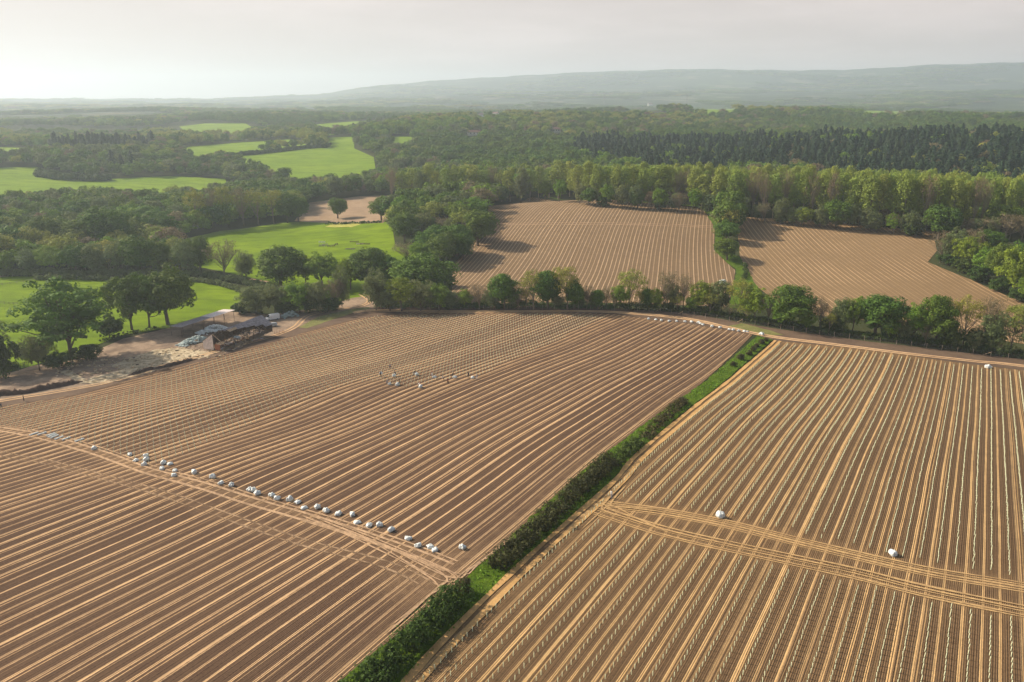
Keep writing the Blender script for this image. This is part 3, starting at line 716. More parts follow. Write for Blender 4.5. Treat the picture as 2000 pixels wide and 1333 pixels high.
def tree_px(px, base, top, wpx, kind, label, group=None):
    p = hit(px, base)
    if p is None: return
    z = h1(*p); dep = proj(p[0], p[1], z)[2]
    lo, hi = .5, 45
    for _ in range(30):
        m_ = (lo + hi) / 2
        if proj(p[0], p[1], z + m_)[1] > top: lo = m_
        else: hi = m_
    return put_tree(p[0], p[1], lo, wpx * dep / F, kind, label, group)
LOOK = {'oak': 'dense dark green tree', 'openoak': 'spreading dark green tree', 'bright': 'fresh green leafy tree', 'airy': 'airy yellow-green tree',
        'bare': 'thin brownish budding tree', 'grey': 'grey-green bushy tree', 'shrub': 'low dark green bush', 'darkshrub': 'low dark brown-green bush', 'poplar': 'tall pale yellow-green poplar'}
ORD = ['first', 'second', 'third', 'fourth', 'fifth', 'sixth', 'seventh', 'eighth', 'ninth', 'tenth', 'eleventh', 'twelfth', 'thirteenth', 'fourteenth', 'fifteenth', 'sixteenth', 'seventeenth', 'eighteenth', 'nineteenth', 'twentieth',
       'twenty-first', 'twenty-second', 'twenty-third', 'twenty-fourth', 'twenty-fifth', 'twenty-sixth', 'twenty-seventh', 'twenty-eighth', 'twenty-ninth', 'thirtieth', 'thirty-first', 'thirty-second', 'thirty-third', 'thirty-fourth', 'thirty-fifth', 'thirty-sixth', 'thirty-seventh', 'thirty-eighth', 'thirty-ninth', 'fortieth', 'forty-first', 'forty-second', 'forty-third', 'forty-fourth', 'forty-fifth', 'forty-sixth', 'forty-seventh', 'forty-eighth', 'forty-ninth', 'fiftieth']
def row_trees(lst, where, group):
    lst = sorted(lst)
    for i, (px, base, top, wpx, kind) in enumerate(lst):
        tree_px(px, base, top, wpx, kind, f'{LOOK[kind]}, {ORD[i]} from left {where}', group)
# trees beside the yard
tree_px(140, 702, 553, 168, 'openoak', 'huge spreading oak with thick forked limbs standing beside the yard')
tree_px(258, 645, 543, 92, 'openoak', 'left tree of the tall clump behind the sack piles, trunk leaning', 'tall clump by the canopy')
tree_px(292, 640, 534, 84, 'openoak', 'middle tree of the tall clump beside the open canopy', 'tall clump by the canopy')
tree_px(328, 634, 527, 104, 'oak', 'right and tallest dense tree of the clump beside the open canopy', 'tall clump by the canopy')
tree_px(-14, 716, 612, 76, 'grey', 'dark bushy tree cut by the left edge of the photo', None)
tree_px(8, 738, 655, 66, 'shrub', 'dark shrub below the tree at the left edge of the photo')
tree_px(78, 724, 655, 62, 'grey', 'grey-green bush left of the huge spreading oak')
tree_px(112, 720, 690, 50, 'shrub', 'low dark bush at the foot of the huge spreading oak')
tree_px(170, 702, 672, 50, 'shrub', 'low dark bush under the right side of the huge oak')
tree_px(214, 660, 622, 52, 'shrub', 'dark green bush between the huge oak and the tall clump')
row_trees([(500, 614, 560, 58, 'grey'), (538, 612, 556, 62, 'grey'), (585, 612, 553, 60, 'bright'), (622, 610, 549, 52, 'grey'), (652, 606, 546, 46, 'bare'), (668, 600, 522, 36, 'grey'),
           (470, 612, 592, 34, 'shrub'), (560, 612, 585, 50, 'shrub'), (605, 611, 583, 50, 'shrub'), (640, 608, 582, 50, 'shrub')], 'in the thicket behind the parked van', 'thicket behind the van')
row_trees([(548, 566, 483, 96, 'oak'), (598, 560, 500, 52, 'bright'), (630, 560, 494, 78, 'bright'), (685, 566, 505, 50, 'bright'), (722, 566, 487, 88, 'oak'), (765, 566, 503, 60, 'oak'), (828, 580, 497, 122, 'oak'), (795, 512, 475, 58, 'bare')],
          'between the pasture and the yard', 'big trees between the pasture and the yard')
row_trees([(735, 607, 528, 52, 'grey'), (762, 608, 552, 44, 'grey'), (785, 609, 543, 62, 'bright'), (822, 609, 548, 60, 'grey'), (858, 608, 556, 48, 'bright'), (880, 606, 570, 36, 'grey'),
           (908, 604, 565, 30, 'bright'), (936, 605, 555, 44, 'bare'), (960, 605, 566, 36, 'grey'), (985, 605, 536, 58, 'oak'), (1012, 605, 568, 34, 'bare'), (1042, 605, 527, 50, 'airy'), (1070, 605, 532, 58, 'oak'), (1108, 605, 522, 62, 'airy'), (1122, 605, 549, 38, 'oak'),
           (1168, 605, 567, 28, 'oak'), (1146, 605, 557, 26, 'bare'), (1211, 605, 557, 36, 'bright'), (1228, 605, 527, 60, 'airy'), (1264, 605, 563, 26, 'oak'), (1296, 606, 529, 46, 'bare'), (1312, 606, 555, 32, 'grey'), (1334, 606, 536, 30, 'bare'),
           (1368, 610, 551, 48, 'bright'), (1408, 614, 549, 48, 'grey'), (1442, 620, 545, 58, 'airy'), (1472, 628, 562, 54, 'bright'), (1500, 632, 578, 42, 'bare'), (1392, 612, 575, 36, 'shrub')],
          'in the left part of the fence hedgerow', 'hedgerow trees behind the fence, left part')
row_trees([(1546, 640, 560, 88, 'oak'), (1600, 645, 582, 46, 'bare'), (1640, 650, 583, 46, 'grey'), (1664, 652, 581, 44, 'bright'), (1708, 658, 578, 96, 'oak'), (1782, 668, 595, 56, 'bright'), (1826, 674, 580, 72, 'oak'), (1880, 678, 579, 58, 'airy'), (1918, 684, 578, 52, 'bare'),
           (1938, 690, 612, 58, 'grey'), (1972, 694, 598, 70, 'airy'), (2012, 700, 606, 60, 'grey'), (1850, 680, 632, 44, 'shrub'), (1745, 664, 636, 44, 'shrub'), (1620, 648, 622, 40, 'shrub'), (1905, 686, 645, 40, 'shrub')],
          'in the right part of the fence hedgerow', 'hedgerow trees behind the fence, right part')
lst = []
for px in (1000, 1028, 1090, 1135, 1156, 1184, 1198, 1248, 1281, 1322, 1350, 1386, 1425, 1456, 1522, 1574, 1618, 1736, 1758, 1806, 1858, 1900, 1952):
    base = float(np.interp(px, [1000, 1200, 1330, 1420, 1510, 1620, 1760, 1880, 2040], [603, 604, 609, 621, 637, 653, 669, 685, 707])); lst.append((px, base, base - random.uniform(26, 44), random.uniform(20, 34), random.choice(['grey', 'bare', 'bright', 'grey', 'airy'])))
row_trees(lst, 'among the low growth of the hedgerow', 'low growth of the fence hedgerow')
lst = []
px = 765
while px < 1056: lst.append((px, 394 + random.uniform(-3, 3), 326 + random.uniform(-7, 9), random.uniform(24, 32), random.choice(['poplar', 'poplar', 'airy', 'bare', 'grey']))); px += random.uniform(15, 22)
row_trees(lst, 'in the pale line behind the copse', 'pale tree line behind the copse')
tree_px(745, 431, 385, 47, 'oak', 'lone round-crowned oak beside the bare brown field, the right one', None)
tree_px(660, 427, 387, 37, 'oak', 'lone smaller oak beside the bare brown field, the left one', None)
row_trees([(790, 474, 418, 56, 'oak'), (785, 432, 402, 30, 'bright'), (802, 420, 405, 26, 'oak'), (824, 456, 420, 42, 'airy'), (836, 422, 382, 38, 'bright'), (866, 430, 378, 54, 'oak'), (903, 412, 373, 44, 'oak'), (888, 440, 395, 40, 'bright'), (926, 432, 387, 60, 'bright'), (862, 450, 425, 46, 'bare'), (905, 465, 411, 56, 'airy'), (933, 480, 412, 68, 'oak'),
           (860, 498, 440, 66, 'oak'), (893, 500, 440, 58, 'oak'), (838, 506, 450, 56, 'oak'), (826, 516, 473, 54, 'bright'), (872, 520, 455, 60, 'oak'), (905, 508, 455, 46, 'oak'), (940, 404, 361, 40, 'bright'), (965, 396, 358, 44, 'oak'), (986, 390, 361, 40, 'oak'), (930, 470, 440, 40, 'shrub'), (865, 560, 530, 40, 'shrub')],
          'in the copse left of the middle field', 'copse left of the striped middle field')
row_trees([(1428, 440, 374, 48, 'oak'), (1407, 446, 405, 42, 'grey'), (1440, 452, 400, 42, 'oak'), (1418, 474, 433, 48, 'oak'), (1420, 508, 468, 50, 'oak')], 'between the two striped fields', 'trees between the two striped fields')
row_trees([(1836, 512, 452, 42, 'bare'), (1860, 515, 447, 46, 'grey'), (1887, 528, 463, 56, 'bright'), (1902, 505, 446, 60, 'bare'), (1930, 545, 486, 56, 'bright'), (1925, 500, 450, 54, 'oak'), (1952, 556, 478, 52, 'oak'), (1977, 580, 484, 66, 'bright'), (1962, 470, 418, 84, 'bare'), (1990, 448, 408, 60, 'oak'), (2004, 594, 540, 44, 'bright'), (1998, 555, 472, 60, 'oak'),
           (1850, 518, 495, 36, 'shrub'), (1880, 532, 505, 40, 'shrub'), (1915, 550, 522, 40, 'shrub'), (1950, 568, 540, 40, 'shrub'), (1985, 588, 562, 36, 'shrub')],
          'on the wood edge at far right', 'wood edge right of the far field')
row_trees([(12, 538, 490, 54, 'bright'), (58, 538, 488, 50, 'grey'), (103, 537, 481, 60, 'bright'), (150, 537, 478, 60, 'oak'), (193, 537, 476, 54, 'grey'), (238, 537, 470, 52, 'grey'), (278, 538, 462, 64, 'oak'), (318, 536, 471, 52, 'oak'), (368, 538, 468, 58, 'grey'), (392, 534, 463, 50, 'oak'), (440, 543, 470, 62, 'bare'), (482, 552, 492, 40, 'grey')],
          'in the belt behind the left field', 'tree belt behind the left green field')
row_trees([(100, 495, 424, 64, 'oak'), (150, 496, 434, 62, 'oak'), (60, 490, 448, 50, 'oak'), (212, 492, 406, 84, 'oak'), (180, 470, 418, 50, 'oak'), (22, 505, 450, 54, 'grey'), (255, 470, 430, 40, 'bare'), (306, 460, 412, 60, 'oak'), (285, 455, 405, 50, 'oak'), (350, 450, 400, 50, 'grey'),
           (385, 448, 368, 44, 'airy'), (416, 446, 366, 42, 'bare'), (446, 444, 364, 42, 'airy'), (476, 442, 366, 42, 'bare'), (505, 440, 368, 42, 'airy'), (535, 438, 372, 42, 'airy'), (562, 436, 378, 44, 'oak'), (583, 434, 384, 38, 'oak'), (120, 470, 450, 50, 'bright')],
          'in the left second woodland line', 'second line of woodland on the left')
# the poplar belt
lst = []
px = 1056
while px < 2010:
    t = (px - 1056) / 954; base = float(np.interp(px, [1056, 1100, 1380, 1455, 1820, 2010], [395, 400, 424, 436, 468, 474])) - 12
    top = float(np.interp(px, [1056, 1100, 1400, 1560, 1900, 2010], [325, 316, 334, 334, 348, 352])) + random.uniform(-5, 9)
    lst.append((px, base + random.uniform(-5, 3), top, random.uniform(24, 34), 'poplar' if random.random() < .84 else 'bare')); px += random.uniform(14, 22)
lst = lst[:50]
if len(lst) > len(ORD): lst = lst[:len(ORD)]
row_trees(lst, 'in the front row of the poplar belt', 'front row of the poplar belt')
row_trees([(1150, 402, 368, 30, 'oak'), (1245, 408, 372, 30, 'oak'), (1320, 412, 378, 30, 'grey'), (1480, 432, 400, 30, 'grey'), (1632, 446, 392, 54, 'oak'), (1700, 452, 412, 40, 'grey'), (1745, 456, 418, 34, 'bare'), (1832, 468, 402, 66, 'oak'), (1565, 440, 405, 36, 'grey'), (1180, 404, 382, 26, 'shrub'), (1290, 410, 388, 28, 'shrub'), (1530, 436, 415, 30, 'shrub'), (1600, 442, 420, 30, 'shrub'), (1780, 462, 436, 34, 'shrub')],
          'at the foot of the poplar belt', 'understorey trees at the foot of the poplar belt')
lst = []
for q in range(34):
    px = 1070 + q * 28 + random.uniform(-8, 8); base = float(np.interp(px, [1056, 1100, 1380, 1455, 1820, 2010], [395, 400, 424, 436, 468, 474])) - 4
    lst.append((px, base, base - random.uniform(34, 50), random.uniform(24, 34), random.choice(['bare', 'bare', 'grey', 'grey', 'bright'])))
row_trees(lst, 'along the near foot of the poplars', 'low trees along the near foot of the poplars')
def undergrowth(P, wid, ht, kind, label, name='hedge', dens_=1.0, lsize=.45, group=None, uneven=.35, core=True, cat='hedge'):
    P = [tuple(p) for p in P]; S = []
    for a, b in zip(P, P[1:]):
        k = max(1, int(math.dist(a, b) / .7)); S += [(a[0] + (b[0] - a[0]) * t / k, a[1] + (b[1] - a[1]) * t / k) for t in range(k)]
    S.append(P[-1]); S = np.array(S); n_ = len(S); T = np.gradient(S, axis=0); T /= np.linalg.norm(T, axis=1)[:, None] + 1e-9; N_ = np.column_stack([-T[:, 1], T[:, 0]])
    knots = np.arange(0, n_ + 6, 5); hv = np.interp(np.arange(n_), knots, rng.uniform(1 - uneven, 1 + uneven * .5, len(knots)))
    nc = max(4, int(n_ * 1.6 * dens_ * wid / 3)); ii = rng.integers(0, n_, nc)
    o = rng.uniform(-.42, .42, nc) * wid; zz = hv[ii] * ht * np.sqrt(np.clip(1 - (2 * o / wid) ** 2, 0, 1)) * rng.uniform(.35, .85, nc)
    xy = S[ii] + N_[ii] * o[:, None]; cen = np.column_stack([xy, hgt(xy[:, 0], xy[:, 1]) + zz])
    parts = [clump_leaves(cen, rng.uniform(.22, .36, nc) * ht, int(26 * max(1, ht / 2.5)), lsize, rng.uniform(.1, .9, nc), squash=.9)]
    k = nc * 4; ii = rng.integers(0, n_, k); xy = S[ii] + N_[ii] * (rng.uniform(-.33, .33, k) * wid)[:, None]
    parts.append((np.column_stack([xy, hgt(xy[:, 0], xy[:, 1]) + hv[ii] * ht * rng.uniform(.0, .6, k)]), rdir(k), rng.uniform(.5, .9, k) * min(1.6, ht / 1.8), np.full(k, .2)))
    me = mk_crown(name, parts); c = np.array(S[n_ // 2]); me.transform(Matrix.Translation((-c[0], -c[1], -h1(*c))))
    o_ = link(name, me, [LEAF[kind]], None, (c[0], c[1], h1(*c))); return tag(o_, label, cat, group)
undergrowth(W([(480, 1560), (678, 1385), (738, 1326), (816, 1254), (898, 1176)]), 4.4, 3.7, 'hedge', 'thick dark green hedge at the bottom of the grass strip', lsize=.38, dens_=1.5)
undergrowth(W([(972, 1112), (1050, 1038), (1128, 965), (1192, 908)]), 4.6, 3.1, 'brownhedge', 'brown-green budding hedge, middle stretch of the grass strip', lsize=.34, dens_=1.5)
undergrowth(W([(1200, 910), (1222, 890), (1248, 866)]), 4.0, 2.5, 'hedge', 'short dark hedge beside the bright grass gap in the strip', lsize=.34, dens_=1.3)
undergrowth(W([(1256, 858), (1300, 818), (1338, 786)]), 3.8, 2.1, 'brownhedge', 'low thin brownish hedge in the upper half of the strip', lsize=.32)
for i, (a, b, h_, w_) in enumerate([(1330, 790, 1.9, 2.4), (1433, 716, 1.6, 2.0), (1448, 703, 1.9, 2.6), (1462, 694, 1.6, 2.2), (1470, 686, 1.7, 2.2), (1479, 679, 1.6, 2.2), (1488, 673, 1.8, 2.4), (1497, 667, 1.4, 1.8), (906, 1158, 2.4, 3.2)]):
    p = hit(a, b); put_tree(p[0], p[1], h_, w_, 'darkshrub', ['dark bush alone half way up the grass strip', 'small dark bush, lowest of the chain by the strip end', 'second dark bush of the chain, with a long shadow', 'third dark bush of the chain on the strip', 'fourth dark bush of the chain on the strip', 'fifth dark bush of the chain on the strip', 'sixth dark bush of the chain on the strip', 'seventh and last small dark bush below the white sack', 'dark bush closing the end of the thick green hedge'][i], 'bushes on the grass strip')
undergrowth(W([(738, 601), (830, 601), (960, 602), (1080, 602), (1200, 603)]), 4.5, 3.4, 'hedge', 'dark bramble hedge behind the left stretch of the deer fence', uneven=.7)
undergrowth(W([(1204, 603), (1330, 608), (1420, 620), (1510, 636)]), 4.5, 3.4, 'hedge', 'dark bramble hedge behind the middle stretch of the deer fence', uneven=.7)
undergrowth(W([(1516, 637), (1620, 652), (1760, 668), (1880, 684), (2040, 706)]), 4.5, 3.6, 'hedge', 'dark bramble hedge behind the right stretch of the deer fence', uneven=.7)
undergrowth(W([(68, 546), (100, 547), (150, 546)]), 4, 3.2, 'grey', 'grey-green hedge along the top of the left field, left piece', lsize=.6)
undergrowth(W([(162, 547), (200, 548), (240, 548)]), 4, 2.8, 'grey', 'grey-green hedge along the top of the left field, right piece', lsize=.6)
undergrowth(W([(-40, 538), (60, 539), (160, 539), (260, 540), (340, 540)]), 6, 4.2, 'grey', 'dense grey-green scrub under the belt behind the left field', 'scrub', lsize=.6, cat='scrub')
undergrowth(W([(345, 540), (400, 543), (470, 552), (530, 566)]), 5, 3.5, 'grey', 'scrub under the right end of the belt behind the left field', 'scrub', lsize=.6, cat='scrub')
undergrowth(W([(352, 548), (400, 552), (440, 560), (478, 572), (500, 580)]), 4, 2.6, 'grey', 'ragged grey-green hedge at the top right of the left field', lsize=.6)
undergrowth(W([(636, 439), (700, 437), (745, 435)]), 3, 1.8, 'hedge', 'thin dark hedge between the green and the brown field', lsize=.6)
undergrowth(W([(1452, 546), (1456, 534), (1456, 520)]), 2.6, 2.2, 'hedge', 'short clipped dark hedge on the verge between the fields')
undergrowth(W([(455, 306), (520, 300), (590, 292), (645, 287)]), 8, 5.5, 'hedge', 'long dark hedge crossing the far green pastures', lsize=1.2)
undergrowth(W([(80, 345), (110, 350), (150, 353)]), 12, 8, 'hedge', 'dark clump of scrub in the far left pasture', lsize=1.3, cat='scrub', name='scrub')
undergrowth(W([(158, 354), (190, 354), (215, 353)]), 11, 7, 'hedge', 'second dark clump of scrub in the far left pasture', lsize=1.3, cat='scrub', name='scrub')
undergrowth(W([(200, 668), (235, 656), (270, 648), (310, 642)]), 3.5, 1.2, 'hedge', 'low green weeds on the bank above the yard', 'weeds', cat='weeds', dens_=.7)
undergrowth(W([(455, 608), (480, 607), (510, 614)]), 3, 2.0, 'brownhedge', 'low dark scrub between the barn and the pasture', 'scrub', cat='scrub')

def grass_tufts(P, n_, label, a=.42):
    xs = [p[0] for p in P]; ys = [p[1] for p in P]; gx = rng.uniform(min(xs), max(xs), n_ * 6); gy = rng.uniform(min(ys), max(ys), n_ * 6)
    k = inpoly(P, gx, gy) & (gy > 60); gx, gy = gx[k][:n_], gy[k][:n_]; n_ = len(gx); pt = nz2(gx, gy, .35, 1)
    N_ = np.column_stack([rng.normal(size=n_), rng.normal(size=n_), rng.uniform(-.1, .5, n_)]); N_ /= np.linalg.norm(N_, axis=1)[:, None]
    C_ = np.column_stack([gx, gy, hgt(gx, gy) + .1 + .12 * (pt + 1)]); me = mk_crown('long_grass', [(C_, N_, .85 * a * rng.uniform(.6, 1.5, n_) * (1 + .5 * pt), np.clip(.5 + .5 * pt + rng.uniform(-.2, .2, n_), 0, 1))])
    tag(link('long_grass', me, [LEAF['bright']]), label, 'long grass', None, 'stuff')
def nz2(x, y, s, ph=0.0):
    return (np.sin(x * s * 1.3 + ph) * np.cos(y * s * .9 + ph * 1.7) + np.sin(x * s * .57 - y * s * 1.1 + ph * 2.3) + .6 * np.sin(x * s * 2.7 + y * s * 2.1 + ph)) / 2.6
grass_tufts(P_strip, 16000, 'long rough grass growing on the strip between the two vineyard fields')
# ------------------------------------------------------------------ woods beyond (masses nobody could count)
EXC = [P_mid, P_far, P_pink, P_p1, P_p2, P_p3, P_p4, P_p5, P_p6, P_p7, P_p8, P_p9, P_pa, P_pb, P_pc, P_yard, P_vergeM, P_left, P_right, P_strip, P_fence_verge,
       W([(478, 540), (530, 540), (540, 575), (490, 575)])]
for hx, hy, hw in ((940, 229, 11), (968, 227, 13), (926, 264, 16), (1086, 259, 12), (1270, 206, 12), (1520, 203, 12), (1800, 203, 14)):
    EXC.append(W([(hx - hw, hy - 2), (hx + hw, hy - 2), (hx + hw, hy + (16 if hy > 220 else 4)), (hx - hw, hy + (16 if hy > 220 else 4))]))
def grow(P, d):      # grows an outline outwards a little
    c = np.mean(np.array(P), axis=0); return [tuple(np.array(p) + (np.array(p) - c) / (np.linalg.norm(np.array(p) - c) + 1e-9) * d) for p in P]
def clear(x, y, pad=2.5):
    ok = np.ones(x.shape, bool)
    for P in EXC: ok &= ~inpoly(grow(P, pad), x, y)
    return ok
def scatter(r0, r1, step, az0=-41, az1=41):
    a0, a1 = R_(az0), R_(az1); xm = r1 * math.sin(a1)
    gx, gy = np.meshgrid(np.arange(-xm, xm, step), np.arange(r0 * .78, r1, step)); gx = gx.ravel(); gy = gy.ravel()
    gx = gx + rng.uniform(-.45, .45, gx.shape) * step; gy = gy + rng.uniform(-.45, .45, gy.shape) * step
    R = np.hypot(gx, gy); A = np.arctan2(gx, gy); k = (R > r0) & (R < r1) & (A > a0) & (A < a1); return gx[k], gy[k]
def nz2(x, y, s, ph=0.0):
    return (np.sin(x * s * 1.3 + ph) * np.cos(y * s * .9 + ph * 1.7) + np.sin(x * s * .57 - y * s * 1.1 + ph * 2.3) + .6 * np.sin(x * s * 2.7 + y * s * 2.1 + ph)) / 2.6
x5, y5 = scatter(575, 1010, 9.2, 3, 41)
# behind the valley fence: only where the photo shows woodland
x1, y1 = scatter(312, 720, 8.2)
pxy = np.array([proj(a, b, h1(a, b))[:2] for a, b in zip(x1, y1)])
ok = clear(x1, y1)
front = (pxy[:, 1] > 470) & (pxy[:, 0] > -100) & ~((pxy[:, 0] < 480) & (pxy[:, 1] < 536))                                  # hand-placed rows stand there
ok &= ~front
tp = np.array(TREEPOS)
dmin = np.min(np.hypot(x1[:, None] - tp[None, :, 0], y1[:, None] - tp[None, :, 1]) - tp[None, :, 2] * .55, axis=1); ok &= dmin > 2.2
x1, y1, pxy = x1[ok], y1[ok], pxy[ok]
x2, y2 = scatter(720, 1500, 10.5); k = clear(x2, y2, 5); x2, y2 = x2[k], y2[k]
x3, y3 = scatter(1500, 3000, 17, -41, 41); k = clear(x3, y3, 8); x3, y3 = x3[k], y3[k]
k = nz2(x3, y3, .0055, 1.0) > -.12; x3, y3 = x3[k], y3[k]
x4, y4 = scatter(3000, 7600, 52, -41, 41); k = nz2(x4, y4, .0030, 2.0) > .0; x4, y4 = x4[k], y4[k]
k = clear(x5, y5, 3); x5, y5 = x5[k], y5[k]
AX = np.concatenate([x1, x2, x3, x4, x5]); AY = np.concatenate([y1, y2, y3, y4, y5])
RA = np.hypot(AX, AY); AZ = np.degrees(np.arctan2(AX, AY))
# kinds by district
u = rng.uniform(0, 1, len(AX)); pat = nz2(AX, AY, .017, .3) * .5 + .5
kind = np.where(u < .45 * (pat + .55), 'midoak', np.where(u < .72, 'midgrey', np.where(u < .86, 'midbright', np.where(u < .93, 'midairy', 'midbare'))))
pz = nz2(AX, AY, .0052, 7); kind = np.where((pz > .28) & (u > .25) & (u < .8), 'midairy', kind); kind = np.where((pz < -.3) & (u > .35), 'midoak', kind); kind = np.where((nz2(AX, AY, .009, 9) > .5) & (u > .3), 'midbright', kind)
conif = (RA > 575) & (RA < 1010) & (AZ > 5 + nz2(AX, AY, .012, 4) * 2) & (nz2(AX, AY, .013, 5) > -.62) & ((AZ > 9) | (RA > 760))
kind = np.where(conif & (u < .76 + .3 * nz2(AX, AY, .02, 6)), 'pine', kind)
keep5 = np.ones(len(AX), bool); keep5[len(AX) - len(x5):] = conif[len(AX) - len(x5):] & (u[len(AX) - len(x5):] < .7)
kind[len(AX) - len(x5):] = 'pine'
conl = (RA > 900) & (RA < 1150) & (AZ < -24) & (nz2(AX, AY, .01, 2) > .0)
kind = np.where(conl, 'pine', kind)
pale = (RA < 590) & (AZ > 1.5) & (RA > 470)
kind = np.where(pale & (u < .8), 'poplar', kind)
hh = np.where(kind == 'pine', rng.uniform(10, 21, len(AX)) * (1 + .25 * nz2(AX, AY, .05, 1)), np.where(kind == 'poplar', rng.uniform(19, 25, len(AX)), rng.uniform(7.5, 16, len(AX)) * (1 + .12 * pat + .18 * nz2(AX, AY, .03, 3))))
ww = np.where(kind == 'pine', rng.uniform(7, 12, len(AX)), np.where(kind == 'poplar', rng.uniform(6, 8, len(AX)), hh * rng.uniform(.75, 1.1, len(AX))))
big = sst(1300, 2600, RA); ww = ww * (1 + .7 * big); ww = ww * (1 + 1.4 * sst(2800, 3400, RA)); hh = hh * (1 - .15 * big)
# nearest of them are things of their own
vis = np.array([(-60 < p[0] < 2060) for p in [proj(a, b, h1(a, b))[:2] for a, b in zip(AX, AY)]])
NIND = 150
AX, AY, RA, AZ, kind, hh, ww, vis, pat = [q[keep5] for q in (AX, AY, RA, AZ, kind, hh, ww, vis, pat)]
near = list(np.argsort(np.where(vis, RA, 1e9))[:NIND])
for kd_ in np.unique(kind):
    c_ = np.where(vis & (kind == kd_))[0]; near += [i for i in c_[np.argsort(RA[c_])][:12] if i not in near]
AREA = lambda a: 'left woods' if a < -9 else ('middle woods' if a < 3 else 'right woods')
DESC = {'midoak': 'dark green round tree deep in the {}, crown touching its neighbours', 'midgrey': 'dull grey-green tree among many in the {}', 'midbright': 'light green tree among the darker ones in the {}',
        'midairy': 'yellowish tree just coming into leaf in the {}', 'midbare': 'brownish half-bare tree in the {}', 'pine': 'dark conifer on the slope in the {}', 'poplar': 'pale green poplar in the rear rows in the {}'}
for i in near:
    a_ = AREA(AZ[i]); kd = str(kind[i]); put_tree(float(AX[i]), float(AY[i]), float(hh[i]), float(ww[i]), kd, DESC[kd].format(a_), 'near %s, %s' % (a_, kd.replace('mid', '') + ' trees'))
rest = np.ones(len(AX), bool); rest[near] = False
# one crown of each kind that stands in the scene lends its shape to the instances
def crown_objs(kd):
    res = []
    for me, *_ in VAR[kd]:
        for o in col.objects:
            if o.data is me: res.append((o, _)); break
    return res
def wood(kd, idx, name, label):
    src = crown_objs(kd)
    if not src or not len(idx): return
    x, y = AX[idx], AY[idx]; V = np.column_stack([x, y, hgt(x, y) - .3])
    me = bpy.data.meshes.new(name); me.vertices.add(len(V)); me.vertices.foreach_set('co', V.astype(np.float32).ravel())
    vi = rng.integers(0, len(src), len(idx)); H0 = np.array([s[1][1] for s in src])[vi]; W0 = np.array([s[1][2] for s in src])[vi]
    sc3 = np.column_stack([ww[idx] / W0, ww[idx] / W0, hh[idx] / H0]).astype(np.float32)
    me.attributes.new('scl', 'FLOAT_VECTOR', 'POINT').data.foreach_set('vector', sc3.ravel())
    me.attributes.new('rz', 'FLOAT', 'POINT').data.foreach_set('value', rng.uniform(0, 6.28, len(idx)).astype(np.float32))
    me.attributes.new('vi', 'INT', 'POINT').data.foreach_set('value', vi.astype(np.int32))
    o = link(name, me); tag(o, label, 'woodland', None, 'stuff')
    ng = bpy.data.node_groups.new(name, 'GeometryNodeTree'); ng.interface.new_socket('Geometry', in_out='INPUT', socket_type='NodeSocketGeometry'); ng.interface.new_socket('Geometry', in_out='OUTPUT', socket_type='NodeSocketGeometry')
    N = ng.nodes.new; gi, go = N('NodeGroupInput'), N('NodeGroupOutput'); iop = N('GeometryNodeInstanceOnPoints'); jn = N('GeometryNodeJoinGeometry')
    for s, _ in reversed(src):
        oi = N('GeometryNodeObjectInfo'); oi.transform_space = 'ORIGINAL'; oi.inputs['Object'].default_value = s
        g2 = N('GeometryNodeGeometryToInstance'); ng.links.new(oi.outputs['Geometry'], g2.inputs[0]); ng.links.new(g2.outputs[0], jn.inputs[0])
    def at(nm, ty):
        a = N('GeometryNodeInputNamedAttribute'); a.data_type = ty; a.inputs[0].default_value = nm; return a.outputs[0]
    cx = N('ShaderNodeCombineXYZ'); ng.links.new(at('rz', 'FLOAT'), cx.inputs[2])
    ng.links.new(gi.outputs[0], iop.inputs['Points']); ng.links.new(jn.outputs[0], iop.inputs['Instance']); iop.inputs['Pick Instance'].default_value = True
    ng.links.new(at('vi', 'INT'), iop.inputs['Instance Index']); ng.links.new(cx.outputs[0], iop.inputs['Rotation']); ng.links.new(at('scl', 'FLOAT_VECTOR'), iop.inputs['Scale'])
    ng.links.new(iop.outputs[0], go.inputs[0]); md = o.modifiers.new('instances', 'NODES'); md.node_group = ng
WL = {'midoak': ('woodland', 'mass of dark green broadleaved woodland stretching to the hills'), 'midgrey': ('woodland', 'mass of dull green woodland mixed through the distance'), 'midbright': ('woodland', 'scattered lighter green trees through the distant woods'),
      'midairy': ('woodland', 'yellow-green crowns dotted through the distant woods'), 'midbare': ('woodland', 'brown leafless crowns dotted through the distant woods'), 'pine': ('conifer_plantation', 'blue-black conifer plantation on the slope behind the poplar belt'), 'poplar': ('poplar_wood', 'rear rows of pale green poplars behind the ploughed fields')}
for kd, (nm, lb) in WL.items():
    wood(kd, np.where(rest & (kind == kd))[0], nm, lb)
print('trees', NT[0], 'instances', rest.sum())

# ------------------------------------------------------------------ vine guards
def guard_verts():
    V = []; Fq = []
    n_ = 6
    for z, r in ((0.0, .055), (.72, .055)):
        for k in range(n_): V.append((r * math.cos(k * math.pi / 3), r * math.sin(k * math.pi / 3), z))
    for k in range(n_): Fq.append((k, (k + 1) % n_, n_ + (k + 1) % n_, n_ + k))
    V += [(.03, .0, .5), (.045, 0, .5), (.045, .015, .5), (.03, .015, .5), (.03, 0, 1.0), (.045, 0, 1.0), (.045, .015, 1.0), (.03, .015, 1.0)]
    for a, b in ((0, 1), (1, 2), (2, 3), (3, 0)): Fq.append((12 + a, 12 + b, 16 + b, 16 + a))
    Fq.append((16, 17, 18, 19)); Fq.append((6, 7, 8, 9)); Fq.append((6, 9, 10, 11))
    return np.array(V), np.array(Fq)
GV, GQ = guard_verts()
pts = []
cr_near, cr_far = np.array(crossR), np.array(crossR2)
